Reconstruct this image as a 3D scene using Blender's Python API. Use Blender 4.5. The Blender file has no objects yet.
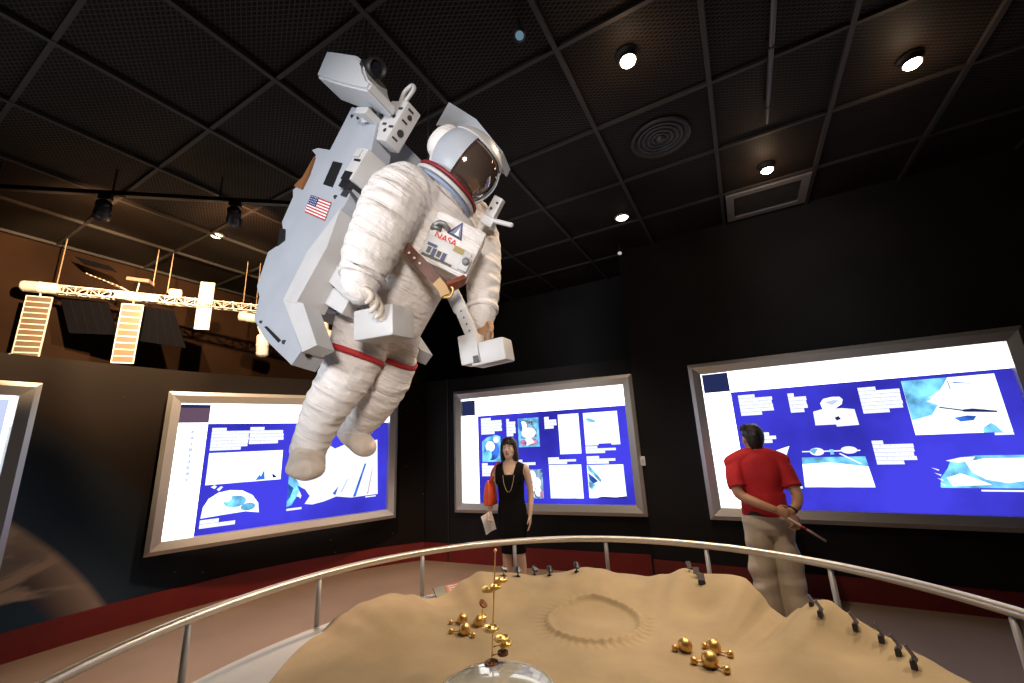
import bpy, bmesh, math, random
from mathutils import Vector as V, Matrix, noise
random.seed(4)
S = bpy.context.scene
COL = S.collection
PI = math.pi
def rad(a): return math.radians(a)

# ------------------------------------------------------------------ camera
F_PX = 408.0
EYE = V((0, 0, 1.62))
pitch, roll, yaw = rad(13.8), rad(2.7), rad(28.7)
FW = V((-math.sin(yaw)*math.cos(pitch), math.cos(yaw)*math.cos(pitch), math.sin(pitch)))
_r0 = V((math.cos(yaw), math.sin(yaw), 0)); _u0 = _r0.cross(FW)
CR = _r0*math.cos(roll) - _u0*math.sin(roll)
CU = _r0*math.sin(roll) + _u0*math.cos(roll)
cd = bpy.data.cameras.new('camera'); cam = bpy.data.objects.new('camera', cd); COL.objects.link(cam)
cd.sensor_width = 36; cd.lens = 36*F_PX/1024; cd.clip_start = 0.02
cam.matrix_world = Matrix(((CR.x, CU.x, -FW.x, 0), (CR.y, CU.y, -FW.y, 0), (CR.z, CU.z, -FW.z, EYE.z), (0, 0, 0, 1)))
S.camera = cam
def ray(px, py): return CR*((px-512)/F_PX) + CU*((341.5-py)/F_PX) + FW
def at(px, py, d): return EYE + ray(px, py)*d                       # point at a distance in front of the camera
def onz(px, py, z):
    d = ray(px, py); return EYE + d*((z-EYE.z)/d.z)
def onpl(px, py, p0, n):
    d = ray(px, py); return EYE + d*((V(p0)-EYE).dot(n)/d.dot(n))
def cdir(x, y, z): return (CR*x + CU*y - FW*z).normalized()          # right, up, towards the viewer

# ------------------------------------------------------------------ materials
def mat(name, col, rough=.6, metal=0., var=0., vscale=8., bump=0., bscale=40., emit=None, estr=1., trans=0., coat=0., stretch=None, spec=None):
    m = bpy.data.materials.new(name); m.use_nodes = True
    nt = m.node_tree; b = nt.nodes['Principled BSDF']
    b.inputs['Base Color'].default_value = (*col, 1); b.inputs['Roughness'].default_value = rough
    b.inputs['Metallic'].default_value = metal
    if spec is not None: b.inputs['Specular IOR Level'].default_value = spec
    if trans: b.inputs['Transmission Weight'].default_value = trans
    if coat: b.inputs['Coat Weight'].default_value = coat
    if emit:
        b.inputs['Emission Color'].default_value = (*emit, 1); b.inputs['Emission Strength'].default_value = estr
    if var or bump:
        tc = nt.nodes.new('ShaderNodeTexCoord'); mp = nt.nodes.new('ShaderNodeMapping')
        nt.links.new(tc.outputs['Object'], mp.inputs['Vector'])
        if stretch: mp.inputs['Scale'].default_value = stretch
    if var:
        n = nt.nodes.new('ShaderNodeTexNoise'); n.inputs['Scale'].default_value = vscale; n.inputs['Detail'].default_value = 5
        nt.links.new(mp.outputs['Vector'], n.inputs['Vector'])
        r = nt.nodes.new('ShaderNodeValToRGB')
        r.color_ramp.elements[0].position = .3; r.color_ramp.elements[1].position = .7
        r.color_ramp.elements[0].color = (*[c*(1-var) for c in col], 1)
        r.color_ramp.elements[1].color = (*[min(1, c*(1+var)) for c in col], 1)
        nt.links.new(n.outputs['Fac'], r.inputs['Fac']); nt.links.new(r.outputs['Color'], b.inputs['Base Color'])
    if bump:
        n2 = nt.nodes.new('ShaderNodeTexNoise'); n2.inputs['Scale'].default_value = bscale; n2.inputs['Detail'].default_value = 4
        nt.links.new(mp.outputs['Vector'], n2.inputs['Vector'])
        bp = nt.nodes.new('ShaderNodeBump'); bp.inputs['Strength'].default_value = bump; bp.inputs['Distance'].default_value = .02
        nt.links.new(n2.outputs['Fac'], bp.inputs['Height']); nt.links.new(bp.outputs['Normal'], b.inputs['Normal'])
    return m
def glow(name, col, s=1., var=0., vscale=3.):
    m = bpy.data.materials.new(name); m.use_nodes = True; nt = m.node_tree
    nt.nodes.remove(nt.nodes['Principled BSDF'])
    e = nt.nodes.new('ShaderNodeEmission'); e.inputs['Color'].default_value = (*col, 1); e.inputs['Strength'].default_value = s
    nt.links.new(e.outputs[0], nt.nodes['Material Output'].inputs['Surface'])
    if var:
        tc = nt.nodes.new('ShaderNodeTexCoord'); n = nt.nodes.new('ShaderNodeTexNoise'); n.inputs['Scale'].default_value = vscale
        n.inputs['Detail'].default_value = 4
        nt.links.new(tc.outputs['Object'], n.inputs['Vector'])
        r = nt.nodes.new('ShaderNodeValToRGB'); r.color_ramp.elements[0].position = .35; r.color_ramp.elements[1].position = .65
        r.color_ramp.elements[0].color = (*[c*(1-var) for c in col], 1); r.color_ramp.elements[1].color = (*[c*(1+var) for c in col], 1)
        nt.links.new(n.outputs['Fac'], r.inputs['Fac']); nt.links.new(r.outputs['Color'], e.inputs['Color'])
    return m

# ------------------------------------------------------------------ mesh builder
class MB:
    def __init__(s): s.v = []; s.f = []; s.m = []
    def add(s, vs, fs, mi=0):
        o = len(s.v); s.v += [V(p) for p in vs]
        for f in fs: s.f.append([i+o for i in f]); s.m.append(mi)
        return s
    def obox(s, c, ax, ay, az, hx, hy, hz, mi=0, bev=0.):
        c = V(c); ax, ay, az = V(ax).normalized(), V(ay).normalized(), V(az).normalized()
        if bev <= 0:
            vs = [c+ax*hx*i+ay*hy*j+az*hz*k for k in (-1, 1) for j in (-1, 1) for i in (-1, 1)]
            return s.add(vs, [(0,2,3,1),(4,5,7,6),(0,1,5,4),(2,6,7,3),(0,4,6,2),(1,3,7,5)], mi)
        bm = bmesh.new(); bmesh.ops.create_cube(bm, size=2)
        for v in bm.verts: v.co = V((v.co.x*hx, v.co.y*hy, v.co.z*hz))
        bmesh.ops.bevel(bm, geom=bm.edges[:], offset=bev, segments=2, affect='EDGES', profile=.6)
        bm.verts.index_update()
        s.add([c+ax*v.co.x+ay*v.co.y+az*v.co.z for v in bm.verts], [[v.index for v in f.verts] for f in bm.faces], mi)
        bm.free(); return s
    def box(s, x0, x1, y0, y1, z0, z1, mi=0, bev=0.):
        return s.obox(((x0+x1)/2, (y0+y1)/2, (z0+z1)/2), (1,0,0), (0,1,0), (0,0,1), abs(x1-x0)/2, abs(y1-y0)/2, abs(z1-z0)/2, mi, bev)
    def prism(s, pts, ext, mi=0):                                    # outline + extrusion vector
        n = len(pts); pts = [V(p) for p in pts]; ext = V(ext)
        s.add(pts+[p+ext for p in pts], [list(range(n)), list(range(2*n-1, n-1, -1))]+[(i, i+n, (i+1) % n+n, (i+1) % n) for i in range(n)], mi)
        return s
    def rings(s, rs, mi=0, cap=True, closed=False):                  # list of rings of equal count
        n = len(rs[0]); o = len(s.v); fs = []
        vs = [p for r in rs for p in r]; m = len(rs)
        for k in range(m if closed else m-1):
            for i in range(n):
                a, b = k*n+i, k*n+(i+1) % n; k2 = (k+1) % m
                fs.append((a, b, k2*n+(i+1) % n, k2*n+i))
        if cap and not closed: fs.append(list(range(n-1, -1, -1))); fs.append([(m-1)*n+i for i in range(n)])
        return s.add(vs, fs, mi)
    def loft(s, secs, n=20, mi=0, p=2.0):                             # (centre, axis1, axis2, r1, r2)
        rs = []
        for c, a, b, ra, rb in secs:
            c, a, b = V(c), V(a), V(b); r = []
            for i in range(n):
                t = 2*PI*i/n; ct, st = math.cos(t), math.sin(t)
                r.append(c+a*ra*math.copysign(abs(ct)**(2/p), ct)+b*rb*math.copysign(abs(st)**(2/p), st))
            rs.append(r)
        return s.rings(rs, mi)
    def tube(s, pts, rs, n=10, mi=0, sub=1, ends=True, wob=0, wfreq=60, closed=False):
        pts = [V(p) for p in pts]
        if not hasattr(rs, '__len__'): rs = [rs]*len(pts)
        if sub > 1:
            P, R = [], []
            N = len(pts)
            for i in range(N if closed else N-1):
                g = (lambda k: pts[k % N]) if closed else (lambda k: pts[max(0, min(N-1, k))])
                a, b, c, d = g(i-1), g(i), g(i+1), g(i+2)
                for j in range(sub):
                    t = j/sub
                    P.append(.5*((2*b)+(c-a)*t+(2*a-5*b+4*c-d)*t*t+(3*b-a-3*c+d)*t**3)); R.append(rs[i]*(1-t)+rs[(i+1) % N]*t)
            if not closed: P.append(pts[-1]); R.append(rs[-1])
            pts, rs = P, R
        if wob:
            L = 0; rr = [rs[0]]
            for i in range(1, len(pts)):
                L += (pts[i]-pts[i-1]).length; rr.append(rs[i]*(1+wob*math.sin(L*wfreq+i*.4)))
            rs = rr
        N = len(pts); T = []
        for i in range(N):
            a = pts[(i-1) % N] if closed else pts[max(0, i-1)]; b = pts[(i+1) % N] if closed else pts[min(N-1, i+1)]
            T.append((b-a).normalized())
        u = T[0].orthogonal().normalized(); R = []
        if ends and not closed:
            for q in (1., .8, .45):
                off = math.sin(math.acos(1-q)) if q < 1 else 1
            pre = [(pts[0]-T[0]*rs[0]*math.sin(a), rs[0]*math.cos(a)) for a in (1.35, .9, .45)]
            post = [(pts[-1]+T[-1]*rs[-1]*math.sin(a), rs[-1]*math.cos(a)) for a in (.45, .9, 1.35)]
        else: pre = post = []
        def ring(c, t, r): 
            nonlocal u
            u = (u-t*u.dot(t)).normalized(); w = t.cross(u)
            return [c+(u*math.cos(2*PI*i/n)+w*math.sin(2*PI*i/n))*r for i in range(n)]
        for c, r in pre: R.append(ring(c, T[0], r))
        for i in range(N): R.append(ring(pts[i], T[i], rs[i]))
        for c, r in post: R.append(ring(c, T[-1], r))
        return s.rings(R, mi, cap=not closed, closed=closed)
    def cyl(s, a, b, r, n=16, mi=0, r2=None): return s.tube([a, b], [r, r if r2 is None else r2], n, mi, ends=False)
    def ell(s, c, ax, ay, az, rx, ry, rz, nu=20, nv=12, mi=0):
        c, ax, ay, az = V(c), V(ax), V(ay), V(az); rs = []
        for j in range(1, nv):
            ph = -PI/2+PI*j/nv
            rs.append([c+ax*rx*math.cos(ph)*math.cos(2*PI*i/nu)+ay*ry*math.cos(ph)*math.sin(2*PI*i/nu)+az*rz*math.sin(ph) for i in range(nu)])
        n0 = len(s.v); s.rings(rs, mi, cap=False)
        o = len(s.v); s.v += [c-az*rz, c+az*rz]
        for i in range(nu):
            s.f.append([o, n0+(i+1) % nu, n0+i]); s.m.append(mi)
            b = n0+(nv-2)*nu; s.f.append([o+1, b+i, b+(i+1) % nu]); s.m.append(mi)
        return s
    def sph(s, c, r, nu=16, nv=10, mi=0): return s.ell(c, (1,0,0), (0,1,0), (0,0,1), r, r, r, nu, nv, mi)
    def lathe(s, c, prof, n=32, mi=0, ax=(1,0,0), ay=(0,1,0), az=(0,0,1), cap=True):   # profile of (r, h)
        c, ax, ay, az = V(c), V(ax), V(ay), V(az)
        return s.rings([[c+ax*r*math.cos(2*PI*i/n)+ay*r*math.sin(2*PI*i/n)+az*h for i in range(n)] for r, h in prof], mi, cap=cap)
    def patch(s, c, ax, ay, az, rx, ry, rz, a0, a1, e0, e1, th=.006, nu=16, nv=12, mi=0):   # thick piece of an ellipsoid; azimuth from ay towards ax
        c, ax, ay, az = V(c), V(ax), V(ay), V(az); g = []
        for k in (0, 1):
            q = 1 if k == 0 else 1-th/max(rx, ry, rz)
            for j in range(nv+1):
                e = e0+(e1-e0)*j/nv
                for i in range(nu+1):
                    a = a0+(a1-a0)*i/nu
                    g.append(c+(ax*rx*math.sin(a)*math.cos(e)+ay*ry*math.cos(a)*math.cos(e)+az*rz*math.sin(e))*q)
        w = nu+1; h = nv+1; o = w*h; fs = []
        for j in range(nv):
            for i in range(nu):
                a = j*w+i; fs.append((a, a+w, a+w+1, a+1)); fs.append((o+a, o+a+1, o+a+w+1, o+a+w))
        for i in range(nu):
            fs.append((i, i+1, o+i+1, o+i)); b = nv*w+i; fs.append((b+1, b, o+b, o+b+1))
        for j in range(nv):
            a = j*w; fs.append((a+w, a, o+a, o+a+w)); b = j*w+nu; fs.append((b, b+w, o+b+w, o+b))
        return s.add(g, fs, mi)
    def build(s, name, mats, parent=None, origin=None, smooth=False, fuse=None, soft=2):
        org = V(origin) if origin is not None else (V(parent['_o']) if parent is not None and '_o' in parent else V((0,0,0)))
        me = bpy.data.meshes.new(name); me.from_pydata([p-org for p in s.v], [], s.f)
        if not isinstance(mats, (list, tuple)): mats = [mats]
        for m in mats: me.materials.append(m)
        me.polygons.foreach_set('material_index', s.m)
        bm = bmesh.new(); bm.from_mesh(me); bmesh.ops.recalc_face_normals(bm, faces=bm.faces); bm.to_mesh(me); bm.free()
        o = bpy.data.objects.new(name, me); COL.objects.link(o)
        if fuse:
            md = o.modifiers.new('r', 'REMESH'); md.mode = 'VOXEL'; md.voxel_size = fuse
            if soft:
                sm = o.modifiers.new('s', 'SMOOTH'); sm.factor = .5; sm.iterations = soft
            dg = bpy.context.evaluated_depsgraph_get()
            nm = bpy.data.meshes.new_from_object(o.evaluated_get(dg)); o.modifiers.clear(); o.data = nm; nm.name = name
            if not nm.materials: nm.materials.append(mats[0])
            me = nm; smooth = True
        if smooth: me.polygons.foreach_set('use_smooth', [True]*len(me.polygons))
        me.update()
        if parent is not None:
            o.parent = parent; o['_o'] = tuple(org)
        else:
            o.location = org; o['_o'] = tuple(org)
        return o
def auto(o, ang=35):
    me = o.data; me.polygons.foreach_set('use_smooth', [True]*len(me.polygons)); me.set_sharp_from_angle(angle=rad(ang)); return o
def thing(name, label, cat, loc, group=None):
    o = bpy.data.objects.new(name, None); COL.objects.link(o); o.location = loc; o.empty_display_size = .05
    o['label'] = label; o['category'] = cat; o['_o'] = tuple(loc)
    if group: o['group'] = group
    return o
def tag(o, label, cat, group=None):
    o['label'] = label; o['category'] = cat
    if group: o['group'] = group
    return o
def struct(o): o['kind'] = 'structure'; return o
def dup(root, loc, label, group=None):
    r = root.copy(); COL.objects.link(r); r.location = loc; r['label'] = label
    if group: r['group'] = group
    for ch in list(root.children):
        c = ch.copy(); COL.objects.link(c); c.parent = r
        for g in list(ch.children):
            d = g.copy(); COL.objects.link(d); d.parent = c
    return r
def lamp(name, kind, loc, energy, col=(1,1,1), size=.05, target=None, angle=60, blend=.5, parent=None, sx=None, sy=None):
    l = bpy.data.lights.new(name, kind); l.energy = energy; l.color = col
    if kind in ('POINT', 'SPOT'): l.shadow_soft_size = size
    if kind == 'SPOT': l.spot_size = rad(angle); l.spot_blend = blend
    if kind == 'AREA': l.shape = 'RECTANGLE'; l.size = sx; l.size_y = sy
    o = bpy.data.objects.new(name, l); COL.objects.link(o); o.location = loc
    if target is not None: o.rotation_euler = (V(target)-V(loc)).to_track_quat('-Z', 'Y').to_euler()
    if parent is not None: o.parent = parent; o.location = V(loc)-V(parent['_o'])
    return o

WARM = (1, .76, .50); NEUT = (1, .86, .68)
M_ = {}
M_['black_paint'] = mat('black_paint', (.012, .011, .012), .55)
M_['wall_black'] = mat('wall_black', (.009, .008, .0085), .7, var=.3, vscale=2, spec=.2)
M_['wall_brown'] = mat('wall_brown', (.022, .0105, .005), .8, var=.25, vscale=2, spec=.08)
M_['red_skirt'] = mat('red_skirt', (.15, .008, .008), .45, var=.12, vscale=3)
M_['alu'] = mat('brushed_aluminium', (.55, .54, .53), .38, .6)
M_['steel'] = mat('satin_steel', (.66, .63, .60), .34, .85)
M_['post_grey'] = mat('post_grey', (.40, .40, .43), .45, .25)
M_['bar'] = mat('ceiling_bar', (.036, .033, .031), .55, .1, spec=.25)
M_['gold'] = mat('gold', (.88, .60, .20), .36, .9)
M_['goldball'] = mat('gold_ball', (.72, .45, .16), .34, .8)
M_['darkgrey'] = mat('dark_grey_plastic', (.03, .03, .035), .5)
M_['white_enamel'] = mat('white_enamel', (.37, .40, .455), .42, var=.05, vscale=6, bump=.04, bscale=30)
M_['white_box'] = mat('white_box', (.50, .50, .51), .45, var=.05, vscale=9)
M_['suit'] = mat('suit_fabric', (.70, .67, .66), .85, var=.07, vscale=7, bump=.5, bscale=22)
def crease(m, rot, sc, strength):
    nt = m.node_tree; bp = [n for n in nt.nodes if n.type == 'BUMP'][0]
    tc = nt.nodes.new('ShaderNodeTexCoord'); mp = nt.nodes.new('ShaderNodeMapping'); mp.inputs['Rotation'].default_value = rot
    mp2 = nt.nodes.new('ShaderNodeMapping'); mp2.inputs['Scale'].default_value = sc
    n = nt.nodes.new('ShaderNodeTexNoise'); n.inputs['Scale'].default_value = 3.2; n.inputs['Detail'].default_value = 3; n.inputs['Distortion'].default_value = .6
    nt.links.new(tc.outputs['Object'], mp.inputs['Vector']); nt.links.new(mp.outputs['Vector'], mp2.inputs['Vector']); nt.links.new(mp2.outputs['Vector'], n.inputs['Vector'])
    b2 = nt.nodes.new('ShaderNodeBump'); b2.inputs['Strength'].default_value = strength; b2.inputs['Distance'].default_value = .03
    nt.links.new(n.outputs['Fac'], b2.inputs['Height']); nt.links.new(bp.outputs['Normal'], b2.inputs['Normal'])
    nt.links.new(b2.outputs['Normal'], nt.nodes['Principled BSDF'].inputs['Normal'])
M_['boot'] = mat('boot_fabric', (.64, .56, .49), .85, var=.15, vscale=9, bump=.4, bscale=25)
M_['glove'] = mat('glove_fabric', (.62, .55, .48), .8, var=.12, vscale=20, bump=.3, bscale=40)
M_['red'] = mat('red_cloth', (.42, .02, .025), .7)
M_['flag_red'] = mat('flag_red', (.45, .03, .035), .7)
M_['blue'] = mat('navy_blue', (.02, .03, .16), .7)
M_['white'] = mat('plain_white', (.75, .75, .75), .6)
M_['visor'] = mat('smoked_visor', (.15, .105, .085), .09, .6, coat=.8)
M_['leather'] = mat('brown_leather', (.10, .035, .02), .5, var=.25, vscale=20)
M_['tan'] = mat('tan_webbing', (.42, .26, .11), .6)
M_['black'] = mat('black_rubber', (.01, .01, .012), .5)
M_['bronze'] = mat('bronze_decal', (.22, .09, .03), .5)

# ------------------------------------------------------------------ room shell
TC = V((-.72, 1.63, 0))                                              # centre of the round exhibit and of the curved wall
CEIL = 4.14; PTOP = 2.62
def wall_pt(az, r, z):                                              # the wall is round up to 180 degrees, then runs straight
    if az <= 180: return cyl_pt(az, r, z)
    return V((TC.x-r, TC.y-(az-180)*.075, z))
def cyl_pt(az, r, z): return V((TC.x+r*math.cos(rad(az)), TC.y+r*math.sin(rad(az)), z))

m = mat('floor_concrete', (.235, .165, .12), .62, var=.10, vscale=1.6, bump=.05, bscale=60)
struct(MB().box(-7.2, 6.5, -4.5, 6.9, -.1, 0).build('floor', m))

# curved partition with the printed picture of a planet's limb
def mural():
    m = bpy.data.materials.new('mural_print'); m.use_nodes = True; nt = m.node_tree; b = nt.nodes['Principled BSDF']
    b.inputs['Roughness'].default_value = .6; b.inputs['Specular IOR Level'].default_value = .12
    N, L = nt.nodes.new, nt.links.new
    tc = N('ShaderNodeTexCoord'); d = N('ShaderNodeVectorMath'); d.operation = 'DISTANCE'
    d.inputs[1].default_value = MURAL_C
    L(tc.outputs['Object'], d.inputs[0])
    n = N('ShaderNodeTexNoise'); n.inputs['Scale'].default_value = 1.6; n.inputs['Detail'].default_value = 7; n.inputs['Distortion'].default_value = .8
    mp = N('ShaderNodeMapping'); mp.inputs['Scale'].default_value = (1, .8, 2.2); L(tc.outputs['Object'], mp.inputs['Vector']); L(mp.outputs['Vector'], n.inputs['Vector'])
    cl = N('ShaderNodeValToRGB'); e = cl.color_ramp.elements
    e[0].position = .46; e[0].color = (.025, .052, .085, 1); e[1].position = .60; e[1].color = (.42, .32, .24, 1)
    L(n.outputs['Fac'], cl.inputs['Fac'])
    rr = N('ShaderNodeMath'); rr.operation = 'DIVIDE'; rr.inputs[1].default_value = MURAL_R; L(d.outputs['Value'], rr.inputs[0])
    mask = N('ShaderNodeValToRGB'); e = mask.color_ramp.elements
    e[0].position = .985; e[0].color = (1, 1, 1, 1); e[1].position = 1.0; e[1].color = (0, 0, 0, 1); L(rr.outputs[0], mask.inputs['Fac'])
    dv = N('ShaderNodeMath'); dv.operation = 'MULTIPLY'; dv.inputs[1].default_value = .5; L(rr.outputs[0], dv.inputs[0])
    sky = N('ShaderNodeValToRGB'); e = sky.color_ramp.elements
    e[0].position = .49; e[0].color = (.034, .055, .085, 1); e[1].position = .60; e[1].color = (.008, .005, .0035, 1)
    k = e.new(.53); k.color = (.014, .027, .044, 1)
    L(dv.outputs[0], sky.inputs['Fac'])
    rim = N('ShaderNodeValToRGB'); e = rim.color_ramp.elements
    e[0].position = .90; e[0].color = (0, 0, 0, 1); e[1].position = .985; e[1].color = (.36, .28, .22, 1); L(rr.outputs[0], rim.inputs['Fac'])
    ad = N('ShaderNodeMix'); ad.data_type = 'RGBA'; ad.blend_type = 'LIGHTEN'; ad.inputs[0].default_value = .85
    L(cl.outputs['Color'], ad.inputs[6]); L(rim.outputs['Color'], ad.inputs[7])
    mx = N('ShaderNodeMix'); mx.data_type = 'RGBA'; L(mask.outputs['Color'], mx.inputs[0]); L(sky.outputs['Color'], mx.inputs[6]); L(ad.outputs[2], mx.inputs[7])
    vo = N('ShaderNodeTexVoronoi'); vo.inputs['Scale'].default_value = 5; L(tc.outputs['Object'], vo.inputs['Vector'])
    st = N('ShaderNodeValToRGB'); e = st.color_ramp.elements; e[0].position = .02; e[0].color = (.3, .28, .24, 1); e[1].position = .045; e[1].color = (0, 0, 0, 1)
    L(vo.outputs['Distance'], st.inputs['Fac'])
    inv = N('ShaderNodeMix'); inv.data_type = 'RGBA'; inv.blend_type = 'ADD'; inv.inputs[0].default_value = .6
    L(mx.outputs[2], inv.inputs[6]); L(st.outputs['Color'], inv.inputs[7])
    L(inv.outputs[2], b.inputs['Base Color'])
    return m
# the limb's circle in the plane of the wall, found from three points of its arc
def on_wall(px, py):
    d = ray(px, py); o = EYE-TC; a = d.x**2+d.y**2; b = 2*(o.x*d.x+o.y*d.y); c = o.x**2+o.y**2-5.06**2
    return EYE+d*((-b+math.sqrt(b*b-4*a*c))/(2*a))
def circ3(a, b, c):
    n = (b-a).cross(c-a).normalized(); m1, m2 = (a+b)/2, (b+c)/2; d1 = n.cross(b-a); d2 = n.cross(c-b)
    w = m2-m1; t = w.cross(d2).dot(d1.cross(d2))/d1.cross(d2).length_squared
    return m1+d1*t
_a, _b, _c = on_wall(12, 518), on_wall(62, 553), on_wall(108, 604)
MURAL_C = circ3(_a, _b, _c); MURAL_R = (MURAL_C-_a).length
mb = MB(); AZ0, AZ1 = 137, 259
rs = []
for i in range(101):
    az = AZ0+(AZ1-AZ0)*i/100
    rs.append([wall_pt(az, 5.06, 0), wall_pt(az, 5.06, PTOP), wall_pt(az, 5.2, PTOP), wall_pt(az, 5.2, 0)])
mb.rings(rs); auto(struct(mb.build('wall_left', mural())))
mb = MB(); rs = []
for i in range(101):
    az = AZ0+(AZ1-AZ0)*i/100
    rs.append([wall_pt(az, 5.035, 0), wall_pt(az, 5.035, .235), wall_pt(az, 5.06, .24), wall_pt(az, 5.06, 0)])
mb.rings(rs); auto(struct(mb.build('baseboard_left', M_['red_skirt'])))
# flat wall behind the woman, and the wall behind the man
CB0 = V((-4.40, 5.07, 0)); CDIR = V((math.cos(rad(6.3)), math.sin(rad(6.3)), 0)); CN = V((CDIR.y, -CDIR.x, 0))   # CN looks into the room
mb = MB(); mb.prism([CB0, CB0+CDIR*3.25, CB0+CDIR*3.25+V((0,0,PTOP)), CB0+V((0,0,PTOP))], -CN*.14)
struct(mb.build('wall_back', M_['wall_black']))
mb = MB(); mb.obox(CB0+CDIR*1.6+CN*.012+V((0,0,.12)), CDIR, CN, (0,0,1), 1.6, .012, .12)
struct(mb.build('baseboard_back', M_['red_skirt']))
mb = MB(); mb.obox(CB0+CDIR*.41+CN*.006+V((0,0,1.31)), CDIR, CN, (0,0,1), .009, .006, 1.31); mb.obox(CB0+CDIR*.41+CN*.026+V((0,0,.12)), CDIR, CN, (0,0,1), .008, .003, .12)
struct(mb.build('trim_1', M_['black']))
mb = MB(); mb.box(-1.18, 6.0, 5.36, 5.5, 0, CEIL); struct(mb.build('wall_right', M_['wall_black']))
mb = MB(); mb.box(-1.18, 6.0, 5.336, 5.36, 0, .21); struct(mb.build('baseboard_right', mat('red_skirt_dark', (.12, .009, .009), .45, var=.1)))
# outer shell above and behind the partitions
mb = MB(); mb.box(-6.95, -6.8, -4.5, 6.9, 0, CEIL); struct(mb.build('wall_outer', M_['wall_brown']))
mb = MB(); mb.box(-6.8, -1.0, 6.25, 6.4, 0, CEIL); struct(mb.build('wall_far', M_['wall_black']))
mb = MB(); mb.box(6.0, 6.15, -4.5, 5.5, 0, CEIL); struct(mb.build('wall_side', M_['wall_black']))
mb = MB(); mb.box(-6.8, 6.0, -4.5, -4.35, 0, CEIL); struct(mb.build('wall_near', M_['wall_black']))

# ceiling of expanded metal panels in a grid of bars
def mesh_mat():
    m = bpy.data.materials.new('expanded_metal'); m.use_nodes = True; nt = m.node_tree; b = nt.nodes['Principled BSDF']
    N, L = nt.nodes.new, nt.links.new
    tc = N('ShaderNodeTexCoord'); sx = N('ShaderNodeSeparateXYZ'); L(tc.outputs['Object'], sx.inputs[0])
    def mth(op, a, bb=None):
        n = N('ShaderNodeMath'); n.operation = op
        for i, q in enumerate((a, bb)):
            if q is None: continue
            if isinstance(q, (int, float)): n.inputs[i].default_value = q
            else: L(q, n.inputs[i])
        return n.outputs[0]
    u = mth('DIVIDE', sx.outputs['X'], .055); v = mth('DIVIDE', sx.outputs['Y'], .03)
    def saw(q): return mth('ABSOLUTE', mth('SUBTRACT', mth('FRACT', q), .5))
    a = saw(mth('ADD', u, v)); c = saw(mth('SUBTRACT', u, v))
    k = mth('MAXIMUM', a, c)
    st = mth('GREATER_THAN', k, .385)
    nz = N('ShaderNodeTexNoise'); nz.inputs['Scale'].default_value = 1.2; L(tc.outputs['Object'], nz.inputs['Vector'])
    cr = N('ShaderNodeValToRGB'); cr.color_ramp.elements[0].position = .3; cr.color_ramp.elements[1].position = .7
    cr.color_ramp.elements[0].color = (.020, .015, .012, 1); cr.color_ramp.elements[1].color = (.046, .036, .029, 1); L(nz.outputs['Fac'], cr.inputs['Fac'])
    mx = N('ShaderNodeMix'); mx.data_type = 'RGBA'; L(st, mx.inputs[0]); mx.inputs[6].default_value = (.003, .0025, .002, 1); L(cr.outputs['Color'], mx.inputs[7])
    L(mx.outputs[2], b.inputs['Base Color']); b.inputs['Roughness'].default_value = .6; b.inputs['Specular IOR Level'].default_value = .10
    return m
MESH = mesh_mat()
ceil = struct(MB().box(-6.95, 6.15, -4.5, 6.4, CEIL, CEIL+.1).build('ceiling', MESH))
GX = [-6.75, -5.90, -5.045, -4.18, -3.32, -2.455, -1.58, -.705, .16, 1.0, 1.82, 2.68, 3.54]
GY = [-1.30, -.45, .41, 1.265, 2.08, 2.925, 3.77, 4.62, 5.45]
for x in GX: MB().box(x-.016, x+.016, -4.3, 6.25 if x < -1.2 else 5.36, CEIL-.03, CEIL).build('grid_bar', M_['bar'], ceil)
for y in GY: MB().box(-6.8, 6.0 if y < 5.3 else -1.2, y-.014, y+.014, CEIL-.024, CEIL-.001).build('grid_bar', M_['bar'], ceil)

# ------------------------------------------------------------------ ceiling fittings
def star_lamp(px, py, label, tgt, e, ang=75):
    p = onz(px, py, CEIL)
    t = thing('spotlight', label, 'lamp', p, None)
    mb = MB(); mb.lathe(p, [(.075, .0), (.075, -.012), (.058, -.016), (.056, -.05), (.06, -.06), (.054, -.06), (.03, -.045)], 24)
    mb.build('housing', M_['black_paint'], t, smooth=True)
    MB().ell(p+V((0,0,-.06)), (1,0,0), (0,1,0), (0,0,1), .050, .050, .03).build('bulb', GLB, t, smooth=True)
    lamp('lamp_light', 'SPOT', p+V((0,0,-.10)), e, WARM, .03, tgt, ang, .6, t)
    lamp('lamp_glow', 'POINT', p+V((0,0,-.20)), 3.2, (1, .62, .36), .05, parent=t)
    return t
GLB = glow('halogen_bulb', (1, .86, .62), 40)
star_lamp(627, 54, 'bright halogen spotlight in the ceiling, nearest to the astronaut\'s helmet', (-.55, 2.45, .8), 190, 104)
star_lamp(910, 57, 'bright halogen spotlight in the ceiling, rightmost of the three bright ones', (-.7, 2.1, .5), 200, 46)
star_lamp(766, 165, 'bright halogen spotlight beside the square frame in the ceiling', (-1.0, 2.3, .5), 240, 62)
GLD = glow('downlight_diffuser', (1, .84, .56), 14)
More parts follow.
